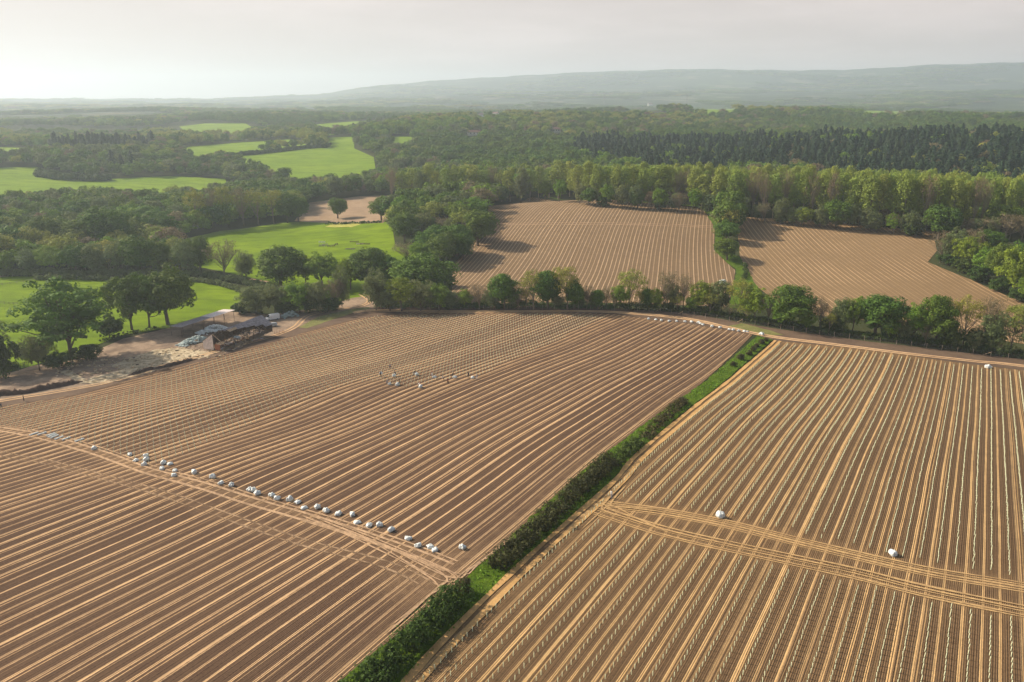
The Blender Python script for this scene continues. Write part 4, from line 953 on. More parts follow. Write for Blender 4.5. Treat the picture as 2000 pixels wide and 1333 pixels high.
zone = [tuple(p) for p in off(crossR, 2.6)] + [tuple(p) for p in off(crossR2, -2.8)][::-1]
topedge = P_right[:4]
HRW = W(HR)
for r in range(-60, 70):
    for k in range(-70, 160):
        s = k * 1.2 + random.uniform(-.05, .05); x, y = right_xy(r + random.uniform(-.02, .02), s)
        pts.append((x, y, r))
pts = np.array(pts)
k = inpoly(P_right, pts[:, 0], pts[:, 1]); pts = pts[k]
k = ~inpoly(zone, pts[:, 0], pts[:, 1]) & (dist_line(topedge, pts[:, 0], pts[:, 1]) > 4.2) & (dist_line(HRW, pts[:, 0], pts[:, 1]) > 1.7); pts = pts[k]
zz = hgt(pts[:, 0], pts[:, 1]); dz = zz - H; dep = pts[:, 1] * CT - dz * ST; sx = 1000 + F * pts[:, 0] / dep; sy = 666.5 - F * (pts[:, 1] * ST + dz * CT) / dep
k = (sx > -200) & (sx < 2350) & (sy < 1560) & (rng.uniform(0, 1, len(pts)) > .006)
GR = np.column_stack([pts[k][:, :2], zz[k], dep[k], sx[k], sy[k]])
Pg = W([(-200, 820), (0, 797), (170, 776), (228, 774), (300, 737), (400, 708), (520, 678), (600, 654), (650, 645), (690, 630), (735, 619), (800, 618), (900, 618), (1190, 620), (1130, 644), (938, 734), (905, 737), (880, 741), (850, 748), (800, 757), (770, 755), (742, 744), (680, 751), (510, 820), (340, 898), (298, 912), (180, 872), (60, 842), (0, 832), (-200, 800)])
pl = []
for r in range(-110, 10):
    for kk in range(-60, 200):
        s = kk * 1.5 + random.uniform(-.06, .06); x, y = left_xy(r + random.uniform(-.02, .02), s); pl.append((x, y))
pl = np.array(pl); pl = pl[inpoly(Pg, pl[:, 0], pl[:, 1])]
order = np.argsort(GR[:, 3]); inf = (GR[:, 4] > 0) & (GR[:, 4] < 2000) & (GR[:, 5] < 1333)
order = [i for i in order if inf[i]][:300]; oset = set(order)
def guards(name, P, label):
    n_ = len(P); rot = rng.uniform(0, 6.28, n_); tilt = rng.normal(scale=.035, size=(n_, 2)); sc_ = rng.uniform(.93, 1.06, n_)
    c, s = np.cos(rot)[:, None], np.sin(rot)[:, None]
    X = GV[None, :, 0] * c - GV[None, :, 1] * s; Y = GV[None, :, 0] * s + GV[None, :, 1] * c; Z = GV[None, :, 2] * sc_[:, None]
    X = X + Z * tilt[:, :1] + P[:, 0][:, None]; Y = Y + Z * tilt[:, 1:] + P[:, 1][:, None]; Z = Z + hgt(P[:, 0], P[:, 1])[:, None] - .02
    V = np.stack([X, Y, Z], -1).reshape(-1, 3); Q = (GQ[None] + (np.arange(n_) * len(GV))[:, None, None]).reshape(-1, 4)
    tag(link(name, npmesh(name, V, Q), [M_guard]), label, 'vine guards', None, 'stuff')
gm = npmesh('vine_guard', GV, GQ); gm.materials.append(M_guard)
for i in order:
    o = bpy.data.objects.new('vine_guard', gm); col.objects.link(o); o.location = (GR[i, 0], GR[i, 1], GR[i, 2] - .02)
    o.rotation_euler = (random.gauss(0, .04), random.gauss(0, .04), random.uniform(0, 6.28)); o.scale = (1, 1, random.uniform(.93, 1.06))
    tag(o, 'pale green plastic vine guard on its cane, nearest the camera in the right field', 'vine guard', 'nearest vine guards in the right field')
rest_i = np.array([i for i in range(len(GR)) if i not in oset])
guards('vine_guards', GR[rest_i], 'thousands of pale green vine guards standing in rows in the right field')
guards('vine_guards', pl, 'thousands of pale vine guards standing in rows in the upper left field')

# ------------------------------------------------------------------ sacks
def sack_mesh(seed, mat, flat=.8, neck=True, w_=1.0):
    rn = random.Random(seed); bm = bmesh.new(); bmesh.ops.create_icosphere(bm, subdivisions=3, radius=.5)
    ph = [rn.uniform(0, 6) for _ in range(6)]
    for v in bm.verts:
        c = v.co; q = 1 + .20 * math.sin(c.x * 9 + ph[0]) * math.sin(c.y * 8 + ph[1]) + .07 * math.sin(c.z * 13 + ph[2] + c.x * 7) + .09 * math.sin(c.x * 23 + ph[3]) * math.sin(c.z * 21 + ph[4])
        s = max(abs(c.x), abs(c.y)) / .5; q *= 1 + .22 * (1 - abs(abs(c.x) - abs(c.y)) / .5) * (abs(c.x) + abs(c.y))
        v.co = Vector((c.x * q * 1.12, c.y * q * .92, c.z * q * flat))
        if v.co.z < -.28 * flat: v.co.z = -.28 * flat + (v.co.z + .28 * flat) * .15
    if neck:
        r = bmesh.ops.create_cone(bm, cap_ends=True, segments=7, radius1=.1, radius2=.17, depth=.26)
        M = Matrix.Translation((.42 * rn.choice((-1, 1)), .1, .26 * flat)) @ Matrix.Rotation(rn.uniform(.5, 1.3), 4, 'Y')
        bmesh.ops.transform(bm, matrix=M, verts=r['verts'])
    bmesh.ops.translate(bm, verts=bm.verts, vec=(0, 0, .31 * flat)); me = bpy.data.meshes.new('sack'); bm.to_mesh(me); bm.free()
    me.transform(Matrix.Scale(w_, 4)); me.polygons.foreach_set('use_smooth', [True] * len(me.polygons)); me.materials.append(mat); return me
SK = [sack_mesh(i, M_white, f_, n_) for i, (f_, n_) in enumerate([(.85, True), (.75, False), (1.0, True), (.7, True), (.9, False), (.65, False)])]
def sack(px, py, label, group, size=1.05, var=None):
    p = hit(px, py + 3); me = SK[random.randrange(6) if var is None else var]
    o = bpy.data.objects.new('sack', me); col.objects.link(o); o.location = (p[0], p[1], h1(*p) - .03); o.rotation_euler = (0, 0, random.uniform(0, 6.28)); o.scale = [size * random.uniform(.9, 1.12) for _ in range(3)]
    return tag(o, label, 'sack', group)
c4 = [(170, 175), (517, 235), (577, 290), (675, 250), (678, 285), (660, 332), (847, 318), (832, 370), (912, 323), (958, 390), (948, 437), (1148, 410), (1327, 452), (1410, 512), (1510, 535), (1690, 580), (1722, 582), (1762, 615), (1905, 630), (1955, 665)]
c5 = [(300, 248), (370, 270), (430, 322), (545, 318), (625, 350), (733, 376), (857, 382), (900, 450), (1003, 480), (1095, 475), (1200, 520), (1350, 595), (1440, 660), (1545, 665), (1590, 697), (1833, 677)]
S1 = sorted([(150 + a / 5, 840 + b / 5) for a, b in c4] + [(500 + a / 4.545, 920 + b / 4.545) for a, b in c5])
for i, (a, b) in enumerate(S1):
    lb = f'white plastic sack beside the cross track, {ORD[i]} from the left' if i < len(S1) - 1 else 'lone white plastic sack at the right end of the sack line, near the hedge'
    sack(a, b, lb, 'sacks beside the cross track', 1.0)
c6 = [(1222, 470), (1270, 474), (1305, 481), (1356, 484), (1405, 485), (1458, 487), (1501, 490), (1547, 496), (1560, 500), (1575, 506), (1635, 521), (1688, 527), (1747, 538), (1773, 541), (1808, 548), (1848, 553), (1864, 554)]
for i, (a, b) in enumerate(c6): sack(900 + a / 3.333, 480 + b / 3.333, f'small white sack on the far headland, {ORD[i]} from the left', 'sacks on the far headland', .98)
sack(1487, 652, 'white sack on the grass at the far tip of the strip', None, 1.5, 0)
sack(1406, 1007, 'tall white sack beside the upper wheel tracks, left one of the right field', None, 1.25, 2)
sack(1744, 1081, 'white sack between the wheel tracks, right one of the right field', None, 1.15, 2)
sack(1930, 716, 'white sack at the far right end of the rows by the fence', None, 1.6, 0)
for i, (a, b) in enumerate([(530, 865), (655, 862), (790, 876), (815, 893), (850, 908), (920, 928), (1035, 938), (1240, 962)]):
    p = hit(a / 7.98, 740 + b / 7.98); mb = MB()
    for q in range(6):
        yy = (q % 3 - 1) * .16; z = .07 + .12 * (q // 3); mb.tube([(-1.0, yy, z), (0, yy + random.uniform(-.03, .03), z), (1.0, yy + random.uniform(-.05, .05), z)], .06, 6)
    o = mb.build('tube_bundle', M_white, None, (p[0], p[1], h1(*p))); o.rotation_euler = (0, 0, math.pi / 2 - A0 + random.uniform(-.1, .1))
    tag(o, f'bundle of long white tubes lying flat at the row ends, {ORD[i]} from the left', 'tube bundle', 'tube bundles at the row ends')
def heap(px, py, L_, Wd, Ht, n_, rz, label, mat=None, name='sack_heap'):
    p = hit(px, py); base = h1(*p); VV = []; FF = []; o = 0
    src = [sack_mesh(90 + q, M_sackshade, .7, False, .62) for q in range(3)]
    for _ in range(n_):
        t = random.uniform(-1, 1); u = random.uniform(-1, 1); m_ = max(0, 1 - t * t) * max(0, 1 - u * u)
        z = Ht * (m_ ** .6) * (.72 + .28 * math.sin(t * 5 + u * 3)) * random.uniform(.55, 1.1); s = random.choice(src); M = Matrix.Translation((t * L_ / 2, u * Wd / 2, z)) @ Matrix.Rotation(random.uniform(0, 6.3), 4, 'Z') @ Matrix.Rotation(random.uniform(-1, 1), 4, 'X') @ Matrix.Diagonal((random.uniform(1, 1.7), random.uniform(.8, 1.2), 1, 1))
        VV += [tuple(M @ v.co) for v in s.vertices]; FF += [tuple(i + o for i in f.vertices) for f in s.polygons]; o += len(s.vertices)
    me = bpy.data.meshes.new(name); me.from_pydata(VV, [], FF); me.polygons.foreach_set('use_smooth', [True] * len(FF)); ob = link(name, me, [mat or M_sackshade], None, (p[0], p[1], base)); ob.rotation_euler = (0, 0, rz)
    return tag(ob, label, 'sack heap', None, 'stuff')
def ang(a, b):
    a, b = hit(*a), hit(*b); return math.atan2(b[1] - a[1], b[0] - a[0])
rzb = ang((447, 684), (536, 656))
heap(378, 670, 11, 5, 1.9, 260, ang((350, 676), (410, 660)), 'heap of sacks with shade put into their colour in front of the canopy')
heap(415, 648, 11.5, 5, 2.2, 280, ang((385, 652), (445, 640)), 'heap of white sacks under the open canopy', M_white)
heap(566, 619, 6.5, 3.5, 2.2, 130, ang((548, 622), (584, 616)), 'heap of sacks with shade put into their colour behind the parked van')

# ------------------------------------------------------------------ the derelict barn and the canopy
p = hit(438, 687); BR = empty('barn', (p[0], p[1], h1(*p)), rzb)
tag(BR, 'derelict timber barn with collapsed front roof, bare rafters and a tilted gable', 'barn')
BL, BD, EH, RH = math.dist(p, hit(536, 657)), 8.6, 2.7, 5.6
def bar(a, b, r, name, mat, par, n_=4): 
    mb = MB(); mb.tube([a, b], r, n_); return mb.build(name, mat, par)
for k in range(6):
    x = BL * k / 5
    bar((x, 0, -.3), (x + random.uniform(-.1, .1), 0, EH - (.5 if k in (2, 3) else 0)), .13, 'post', M_timber, BR); bar((x, BD, -.3), (x, BD, EH), .13, 'post', M_timber, BR)
    bar((x, BD / 2, -.3), (x, BD / 2, RH), .12, 'post', M_timber, BR)
for k in range(9):
    x = BL * k / 8
    bar((x, BD, EH), (x, BD / 2, RH), .08, 'rafter', M_timber, BR)
    if k not in (2, 4, 5): bar((x, -.4, EH - .25), (x, BD / 2, RH), .09 if k else .14, 'rafter', M_pinet if k == 0 else M_timber, BR)
bar((0, BD / 2, RH), (BL, BD / 2, RH), .12, 'ridge_beam', M_timber, BR)
for t in (.0, .33, .66):
    bar((0, BD / 2 * t, EH + (RH - EH) * t), (BL, BD / 2 * t, EH + (RH - EH) * t - .1), .09, 'purlin', M_timber, BR); bar((0, BD - BD / 2 * t, EH + (RH - EH) * t), (BL, BD - BD / 2 * t, EH + (RH - EH) * t), .08, 'purlin', M_timber, BR)
mb = MB(); mb.slab([(-.3, BD + .3, EH - .1), (BL + .3, BD + .3, EH - .1), (BL + .3, BD / 2, RH + .12), (-.3, BD / 2, RH + .12)], .06); mb.build('roof_sheet', M_sheet, BR)
def fr(x, t): return (x, BD / 2 * (1 - t), RH + .13 - (RH - EH) * t)
mb = MB()
for x0, x1_, t1 in [(BL * .42, BL * .56, .38), (BL * .56, BL * .72, .52), (BL * .72, BL * .86, .72), (BL * .86, BL + .3, 1.02), (BL * .2, BL * .42, .12)]:
    mb.slab([fr(x0, t1), fr(x1_ - .03, t1 + .05), fr(x1_ - .03, 0), fr(x0, 0)], .05)
mb.build('roof_sheet', M_sheet, BR)
mb = MB(); mb.slab([fr(BL * .27, .35), fr(BL * .42, .33), fr(BL * .44, .12), fr(BL * .25, .14)], .05); o = mb.build('roof_sheet', M_pinet, BR); tag(o, 'tilted plank panel lit by the sun')
mb = MB(); mb.add([(-.05, BD / 2, 0), (-.05, BD, 0), (-.05, BD, EH), (-.05, BD / 2, RH - .1), (-.12, BD / 2, 0), (-.12, BD, 0), (-.12, BD, EH), (-.12, BD / 2, RH - .1)], [(0, 1, 2, 3), (7, 6, 5, 4), (0, 4, 5, 1), (1, 5, 6, 2), (2, 6, 7, 3), (3, 7, 4, 0)]); mb.build('wall_panel', M_sheetp, BR)
mb = MB(); mb.box((BL + .05, BD / 2, EH / 2), (.08, BD, EH)); mb.build('wall_panel', M_timber, BR)
mb = MB(); mb.box((BL / 2, BD + .05, EH / 2), (BL, .08, EH)); mb.build('wall_panel', M_timber, BR)
mb = MB(); mb.box((BL * .75, .1, .75), (BL * .48, .08, 1.5)); mb.build('wall_panel', M_timber, BR)
mb = MB(); mb.box((-.02, 2.6, 1.1), (.08, 2.2, 2.2)); o = mb.build('door', M_rust, BR)
def local(par, x, y, z): return par.matrix_basis @ Vector((x, y, z))
# rubbish lying inside the barn
cols_ = [M_pinet, M_timber, M_sheet, M_rust, M_sheetp]
mb = MB()
for _ in range(150):
    x, y = random.uniform(.8, BL - .8), random.uniform(.6, BD / 2 + 1.5); L2 = random.uniform(.8, 3.2)
    M = Matrix.Rotation(random.uniform(-1.6, 1.6), 4, 'Z') @ Matrix.Rotation(random.uniform(-.5, .5), 4, 'Y'); mb.box((x, y, random.uniform(.1, 1.9)), (L2, random.uniform(.12, .5), .06), M=M, mi=random.choices(range(5), [3, 4, 2, 1.5, 1])[0])
o = mb.build('timber_debris', cols_); o.matrix_basis = BR.matrix_basis.copy(); tag(o, 'jumble of broken boards, sheets and rusty iron inside the collapsed barn', 'debris', None, 'stuff')
mb = MB()
for _ in range(40):
    x = random.uniform(-1.5, BL * .8); M = Matrix.Rotation(random.uniform(-.5, .5), 4, 'Z') @ Matrix.Rotation(random.uniform(-.15, .15), 4, 'Y'); mb.box((x, random.uniform(-2.6, -.6), random.uniform(.08, .7)), (random.uniform(.6, 2.5), random.uniform(.1, .4), .08), M=M, mi=random.choices(range(5), [3, 4, 1, 1, 1])[0])
o = mb.build('timber_debris', cols_); o.matrix_basis = BR.matrix_basis.copy(); tag(o, 'broken planks and weeds strewn along the front of the barn', 'debris', None, 'stuff')
c_ = local(BR, 8.5, 3.6, 2.2); 
ob = bpy.data.objects.new('sack', SK[1]); col.objects.link(ob); ob.location = local(BR, 9.6, 2.6, 1.5); ob.scale = (2.2, 1.8, 1.4); tag(ob, 'white sheeted bundle lying among the barn rubble', 'bundle')
p = hit(356, 660); CR = empty('open_canopy', (p[0], p[1], h1(*p)), ang((356, 660), (458, 628)))
tag(CR, 'long open-sided canopy with flat sloping roof on thin posts behind the barn', 'canopy')
CL = math.dist(p, hit(458, 628)); CW = 5.2
for k in range(6):
    bar((CL * k / 5, 0, -.5), (CL * k / 5, 0, 4.1), .1, 'post', M_timber, CR); bar((CL * k / 5, CW, -.8), (CL * k / 5, CW, 3.7), .1, 'post', M_timber, CR)
mb = MB(); mb.slab([(-.4, -.5, 4.15), (CL * .56, -.5, 4.15), (CL * .56, CW + .4, 3.72), (-.4, CW + .4, 3.72)], .08); mb.build('roof', M_sheet, CR)
mb = MB(); mb.slab([(CL * .56 + .02, -.5, 4.17), (CL + .5, -.5, 4.17), (CL + .5, CW + .4, 3.74), (CL * .56 + .02, CW + .4, 3.74)], .08); tag(mb.build('roof', M_sheetp, CR), 'pale sunlit roof sheets')
mb = MB()
for _ in range(420):
    t = random.random(); a = hit(random.uniform(120, 430), 0) if False else None
    px_ = random.uniform(110, 440); py_ = float(np.interp(px_, [110, 250, 340, 440], [722, 712, 694, 680])) + random.uniform(-14, 16)
    q = hit(px_, py_); s_ = random.uniform(.12, .6); M = Matrix.Rotation(random.uniform(0, 3), 4, 'Z') @ Matrix.Rotation(random.uniform(-.4, .4), 4, 'X'); mb.box((q[0], q[1], h1(*q) + s_ * .25), (s_ * 1.5, s_, s_ * .7), M=M, mi=random.choices(range(3), [5, 2, 1])[0])
o = mb.build('rubble_stones', [M_rubble, M_pinet, M_timber]); tag(o, 'pale broken stones and scraps scattered over the yard', 'rubble', None, 'stuff')
# hurdles
for i, (a, b, r_) in enumerate([(541, 652, .3), (551, 650, -.5)]):
    p = hit(a, b); g0 = empty('metal_hurdle', (p[0], p[1], h1(*p)), r_); tag(g0, ['rusty gate hurdle leaning at the right end of the barn', 'second rusty hurdle, just right of the first by the car'][i], 'hurdle', 'rusty hurdles beside the barn')
    mb = MB()
    for z in (.15, .5, .85, 1.2): mb.tube([(-1, 0, z), (1, 0, z)], .035, 5)
    mb.build('rail', M_rust, g0)
    for x in (-1, 0, 1): bar((x, .03, 0), (x, .03, 1.25), .045, 'upright', M_rust, g0)

# ------------------------------------------------------------------ vehicles
def extrude(prof, w_, name, mat, par, tum=.0, ztum=1.0):
    mb = MB(); n_ = len(prof); V = []
    for sgn in (-1, 1):
        for x, z in prof:
            V.append((x, sgn * (w_ / 2 - (tum * max(0, z - ztum))), z))
    mb.add(V, [tuple(range(n_)), tuple(range(2 * n_ - 1, n_ - 1, -1))] + [(k, (k + 1) % n_, n_ + (k + 1) % n_, n_ + k) for k in range(n_)])
    o = mb.build(name, mat, par); b = o.modifiers.new('bevel', 'BEVEL'); b.width = .05; b.segments = 2; b.limit_method = 'ANGLE'; return o
def wheels(par, xs, w_, r):
    for x in xs:
        for s in (-1, 1):
            mb = MB(); mb.tube([(x, s * (w_ / 2 - .2), r), (x, s * (w_ / 2 + .01), r)], r, 16); wh = mb.build('wheel', M_dark, par)
            mb = MB(); mb.tube([(x, s * (w_ / 2 + .012), r), (x, s * (w_ / 2 + .03), r)], r * .58, 12); mb.build('rim', M_car, wh)
def panel(par, pts_, name, mat):
    mb = MB(); mb.slab(pts_, .02); return mb.build(name, mat, par)
p = hit(533, 625); VN = empty('van', (p[0], p[1], h1(*p)), ang((521, 625), (546, 621)) + math.pi)
tag(VN, 'white panel van parked in the shade beside the thicket', 'van')
extrude([(-2.6, .4), (-2.6, 2.2), (-2.5, 2.35), (.9, 2.35), (1.25, 2.2), (1.95, 1.3), (2.6, 1.05), (2.7, .8), (2.65, .4)], 1.95, 'body', M_van, VN, .08, 1.2)
wheels(VN, (-1.6, 1.7), 1.95, .34)
mb = MB(); mb.add([(1.33, -.82, 2.12), (1.33, .82, 2.12), (1.98, .88, 1.32), (1.98, -.88, 1.32)], [(0, 1, 2, 3)]); o = mb.build('windscreen', M_glass, VN); o.location = (.03, 0, .03)
for s in (-1, 1):
    panel(VN, [(.65, s * .955, 1.4), (1.7, s * .955, 1.4), (1.2, s * .90, 2.05), (.65, s * .90, 2.05)], 'side_window', M_glass)
    mb = MB(); mb.box((2.68, s * .75, .88), (.06, .3, .18)); mb.build('headlight', M_lampc, VN); mb = MB(); mb.box((-2.62, s * .85, 1.2), (.04, .12, .4)); mb.build('tail_light', M_redlamp, VN)
    mb = MB(); mb.box((1.5, s * 1.08, 1.45), (.12, .18, .26)); mb.build('mirror', M_dark, VN)
p = hit(531, 638); CA = empty('parked_car', (p[0], p[1], h1(*p)), ang((520, 638), (543, 636)) + math.pi)
tag(CA, 'silver hatchback parked between the barn and the white van', 'car')
extrude([(-2.05, .32), (-2.1, .8), (-1.95, 1.0), (-1.75, 1.38), (-.6, 1.48), (.3, 1.42), (1.05, .98), (1.9, .82), (2.08, .6), (2.05, .32)], 1.72, 'body', M_car, CA, .25, .95)
wheels(CA, (-1.3, 1.3), 1.72, .31)
mb = MB(); mb.add([(.36, -.68, 1.42), (.36, .68, 1.42), (1.04, .76, 1.0), (1.04, -.76, 1.0)], [(0, 1, 2, 3)]); o = mb.build('windscreen', M_glass, CA); o.location = (.03, 0, .025)
for s in (-1, 1):
    panel(CA, [(-1.6, s * .87, 1.0), (.8, s * .87, 1.0), (.25, s * .79, 1.38), (-1.5, s * .79, 1.36)], 'side_window', M_glass)
    mb = MB(); mb.box((2.03, s * .62, .68), (.08, .3, .14)); mb.build('headlight', M_lampc, CA); mb = MB(); mb.box((-2.07, s * .65, .85), (.06, .22, .16)); mb.build('tail_light', M_redlamp, CA)
p = hit(552, 621); TL_ = empty('flatbed_trailer', (p[0], p[1], h1(*p)), ang((545, 622), (566, 619)))
tag(TL_, 'low grey flatbed trailer coupled behind the white van', 'trailer')
mb = MB(); mb.box((0, 0, .65), (3.6, 1.8, .12)); mb.build('bed', M_sheet, TL_); mb = MB(); mb.tube([(-1.8, 0, .6), (-2.9, 0, .5)], .05, 5); mb.build('drawbar', M_rust, TL_)
for s in (-1, 1): mb = MB(); mb.tube([(0.2, s * .7, .32), (.2, s * .92, .32)], .32, 14); mb.build('wheel', M_dark, TL_)

# ------------------------------------------------------------------ fences, gate, poles
def fence(pts_w, spacing, hp, rp, label, wires=(), rails=(), mat=M_post, struts=(), name='fence', mesh=False):
    S = []
    for a, b in zip(pts_w, pts_w[1:]):
        k = max(1, int(round(math.dist(a, b) / spacing))); S += [(a[0] + (b[0] - a[0]) * t / k, a[1] + (b[1] - a[1]) * t / k) for t in range(k)]
    S.append(pts_w[-1]); f = empty(name, (S[0][0], S[0][1], h1(*S[0]))); tag(f, label, 'fence'); o0 = Vector(f.location)
    mb0 = MB(); mb0.tube([(0, 0, -.3), (0, 0, hp)], rp, 6); base = None
    for i, q in enumerate(S[:100]):
        if base is None: po = mb0.build('post', mat, f); base = po.data
        else: po = bpy.data.objects.new('post', base); col.objects.link(po); po.parent = f
        po.location = Vector((q[0], q[1], h1(*q))) - o0; po.rotation_euler = (random.gauss(0, .03), random.gauss(0, .03), 0)
        if i in struts:
            a = Vector((S[i - 1][0] - q[0], S[i - 1][1] - q[1], 0)).normalized() * 2.0 if i else Vector((1.6, -.8, 0)); a = a + Vector((a.y, -a.x, 0)) * .5
            bar(po.location + Vector((0, 0, hp * .8)), po.location + a, .07, 'strut', M_pinet, f)
    if wires:
        mb = MB()
        for hz in wires: mb.tube([Vector((q[0], q[1], h1(*q) + hz)) - o0 for q in S], .012, 3, cap=False)
        mb.build('wire', M_wire, f)
    for hz in rails:
        mb = MB()
        for a, b in zip(S, S[1:]):
            A_, B_ = Vector((*a, h1(*a) + hz)) - o0, Vector((*b, h1(*b) + hz)) - o0; mb.slab([A_ + Vector((0, 0, .07)), B_ + Vector((0, 0, .07)), B_ - Vector((0, 0, .07)), A_ - Vector((0, 0, .07))], .04)
        mb.build('rail', mat, f)
    return f
fence(W([(762, 604), (900, 605), (1060, 605.5), (1200, 606.5), (1290, 611), (1400, 625), (1500, 640), (1600, 655), (1750, 675), (1900, 693), (2040, 710)]), 4.6, 1.9, .07,
      'long deer fence of wire on timber posts along the hedgerow foot', wires=(.3, .6, .9, 1.2, 1.5, 1.8), struts=(12, 19, 24, 26, 31, 48, 54))
p = hit(750, 606); G = empty('field_gate', (p[0], p[1], h1(*p))); tag(G, 'wooden gate frame with diagonal brace at the left end of the deer fence', 'gate')
for x in (-1.4, 1.4): bar((x, 0, -.2), (x, 0, 2.3), .09, 'post', M_post, G)
bar((-1.4, 0, 2.0), (1.4, 0, 2.0), .06, 'crossbar', M_post, G); bar((0, .05, .2), (1.35, .05, 1.9), .05, 'brace', M_post, G)
fence(W([(606, 628), (640, 620), (680, 614), (696, 613), (714, 609), (735, 606)]), 4.0, 1.3, .06, 'short post and wire fence along the dry verge by the yard', wires=(.5, 1.0))
fence(W([(-60, 593), (0, 594), (36, 596)]), 2.2, 1.25, .07, 'grey post and rail fence crossing the left field behind the huge oak', rails=(.5, 1.0), mat=M_rail)
fence(W([(-40, 563), (20, 556), (72, 548)]), 3.0, 1.2, .07, 'rail fence at the top left corner of the left field', rails=(.5, .95), mat=M_rail)
fence(W([(170, 600), (215, 602), (240, 603)]), 3.0, 1.2, .07, 'piece of rail fence between the huge oak and the tall clump', rails=(.5, .95), mat=M_rail)
fence(W([(0, 606), (20, 606), (50, 608)]), 2.0, 1.1, .06, 'line of bare fence stakes below the grey rail fence', mat=M_rail)
fence(W([(690, 492), (730, 484), (790, 474)]), 5, 1.2, .06, 'thin wire fence across the upper green pasture', wires=(.5, 1.0), mat=M_rail)
p = hit(33, 716); PO = empty('utility_pole', (p[0], p[1], h1(*p))); tag(PO, 'weathered wooden pole with crossarm by the left edge of the yard', 'utility pole')
bar((0, 0, -.5), (.2, 0, 8.6), .15, 'pole', M_post, PO, 8); bar((-.6, 0, 8.0), (.9, 0, 8.05), .07, 'crossarm', M_post, PO)
p = hit(1221, 604); U = empty('utility_cabinet', (p[0], p[1], h1(*p))); tag(U, 'small grey cabinet standing at the hedge foot behind the deer fence', 'cabinet')
mb = MB(); mb.box((0, 0, .85), (1.3, .6, 1.7)); mb.build('body', M_sheet, U); mb = MB(); mb.box((0, -.32, .85), (1.1, .03, 1.4)); mb.build('door', M_rail, U)
p = hit(1411, 556); U = empty('livestock_trailer', (p[0], p[1], h1(*p)), .4); tag(U, 'small white trailer half hidden by the trees at the striped field corner', 'trailer')
mb = MB(); mb.box((0, 0, 1.25), (2.6, 1.5, 1.5)); o = mb.build('body', M_white, U); b = o.modifiers.new('bevel', 'BEVEL'); b.width = .12; b.segments = 2
for s in (-1, 1): mb = MB(); mb.tube([(0, s * .6, .32), (0, s * .8, .32)], .32, 12); mb.build('wheel', M_dark, U)
# jumps and troughs in the upper pasture
def jump(px, py, L_, c, label, rz=0.0, hh_=1.1):
    p = hit(px, py); e = empty('horse_jump', (p[0], p[1], h1(*p)), rz); tag(e, label, 'horse jump', 'jumps in the upper pasture')
    for s in (-1, 1):
        mb = MB(); mb.box((s * L_ / 2, 0, hh_ / 2), (.12, .5, hh_)); mb.build('stand', c, e)
    mb = MB()
    for z in (.3, .6, .9): mb.tube([(-L_ / 2, 0, z * hh_), (L_ / 2, 0, z * hh_)], .09, 6)
    mb.build('pole', c, e)
jump(629, 475, 3.6, M_white, 'white jump, farthest left in the upper pasture', -.1); jump(629, 482, 3.2, M_sheet, 'grey jump just in front of the white one', .1); jump(635, 480, 3, M_sheet, 'grey jump at the right of the left pair', .4)
jump(643, 483, 1.8, M_timber, 'small dark jump, first of three dark ones', .2); jump(651, 482, 1.6, M_timber, 'small dark jump, middle of the three dark ones', .7); jump(657, 479, 1.6, M_timber, 'small dark jump, last of the three dark ones', .9)
jump(692, 474, 5.0, M_timber, 'long dark jump in the middle of the upper pasture', .05, .9); jump(703, 478, 4, M_sheetp, 'pale jump touching the right dark one', 0, .8); jump(713, 478.5, 5.5, M_timber, 'long dark jump farthest right in the upper pasture', -.1, .9); jump(684, 488, 5, M_sheet, 'faint grey jump nearest the big trees', .1, .8)
# ------------------------------------------------------------------ far buildings and pylons
def house(px, py, L_, D_, hh_, rz, label, wall=M_render):
    p = hit(px, py); e = empty('house', (p[0], p[1], h1(*p)), rz); tag(e, label, 'house')
    mb = MB(); mb.box((0, 0, hh_ / 2 - 1), (L_, D_, hh_ + 2)); mb.add([(-L_ / 2, -D_ / 2, hh_), (-L_ / 2, D_ / 2, hh_), (-L_ / 2, 0, hh_ + D_ * .42), (L_ / 2, -D_ / 2, hh_), (L_ / 2, D_ / 2, hh_), (L_ / 2, 0, hh_ + D_ * .42)], [(0, 1, 2), (3, 5, 4)])
    mb.build('wall', wall, e)
    mb = MB(); z0, z1_ = hh_ - .2, hh_ + D_ * .42 + .1
    for s in (-1, 1): mb.slab([(-L_ / 2 - .4, s * (D_ / 2 + .5), z0), (L_ / 2 + .4, s * (D_ / 2 + .5), z0), (L_ / 2 + .4, 0, z1_), (-L_ / 2 - .4, 0, z1_)], .2)
    rf = mb.build('roof', M_tile, e)
    mb = MB(); mb.box((L_ * .3, 0, z1_ + .5), (.9, .9, 1.8)); mb.build('chimney', M_tile, rf)
    for s in (-1, 1):
        for k in range(3):
            mb = MB(); mb.box(((k - 1) * L_ * .28, s * (D_ / 2 + .03), hh_ * .62), (1.3, .1, 1.4)); mb.build('window', M_glass, e)
HS = [(940, 229, 13, 8, 6, .3, 'white far house with brown roof, left of the middle-distance pair'), (968, 227, 16, 9, 7, -.5, 'larger white far house, right of the middle-distance pair'), (926, 264, 18, 7, 4, .1, 'long low white house among the middle woods'), (1086, 258, 13, 7, 4, .1, 'pale house tucked in trees above the poplar belt'),
      (1270, 206, 22, 10, 6, .1, 'pale farm building far off below the hills, left one'), (1520, 203, 20, 10, 6, .2, 'pale farm building far off below the hills, middle one'), (1800, 203, 24, 10, 6, 0, 'pale farm building far off below the hills, right one')]
for a in HS: house(*a)
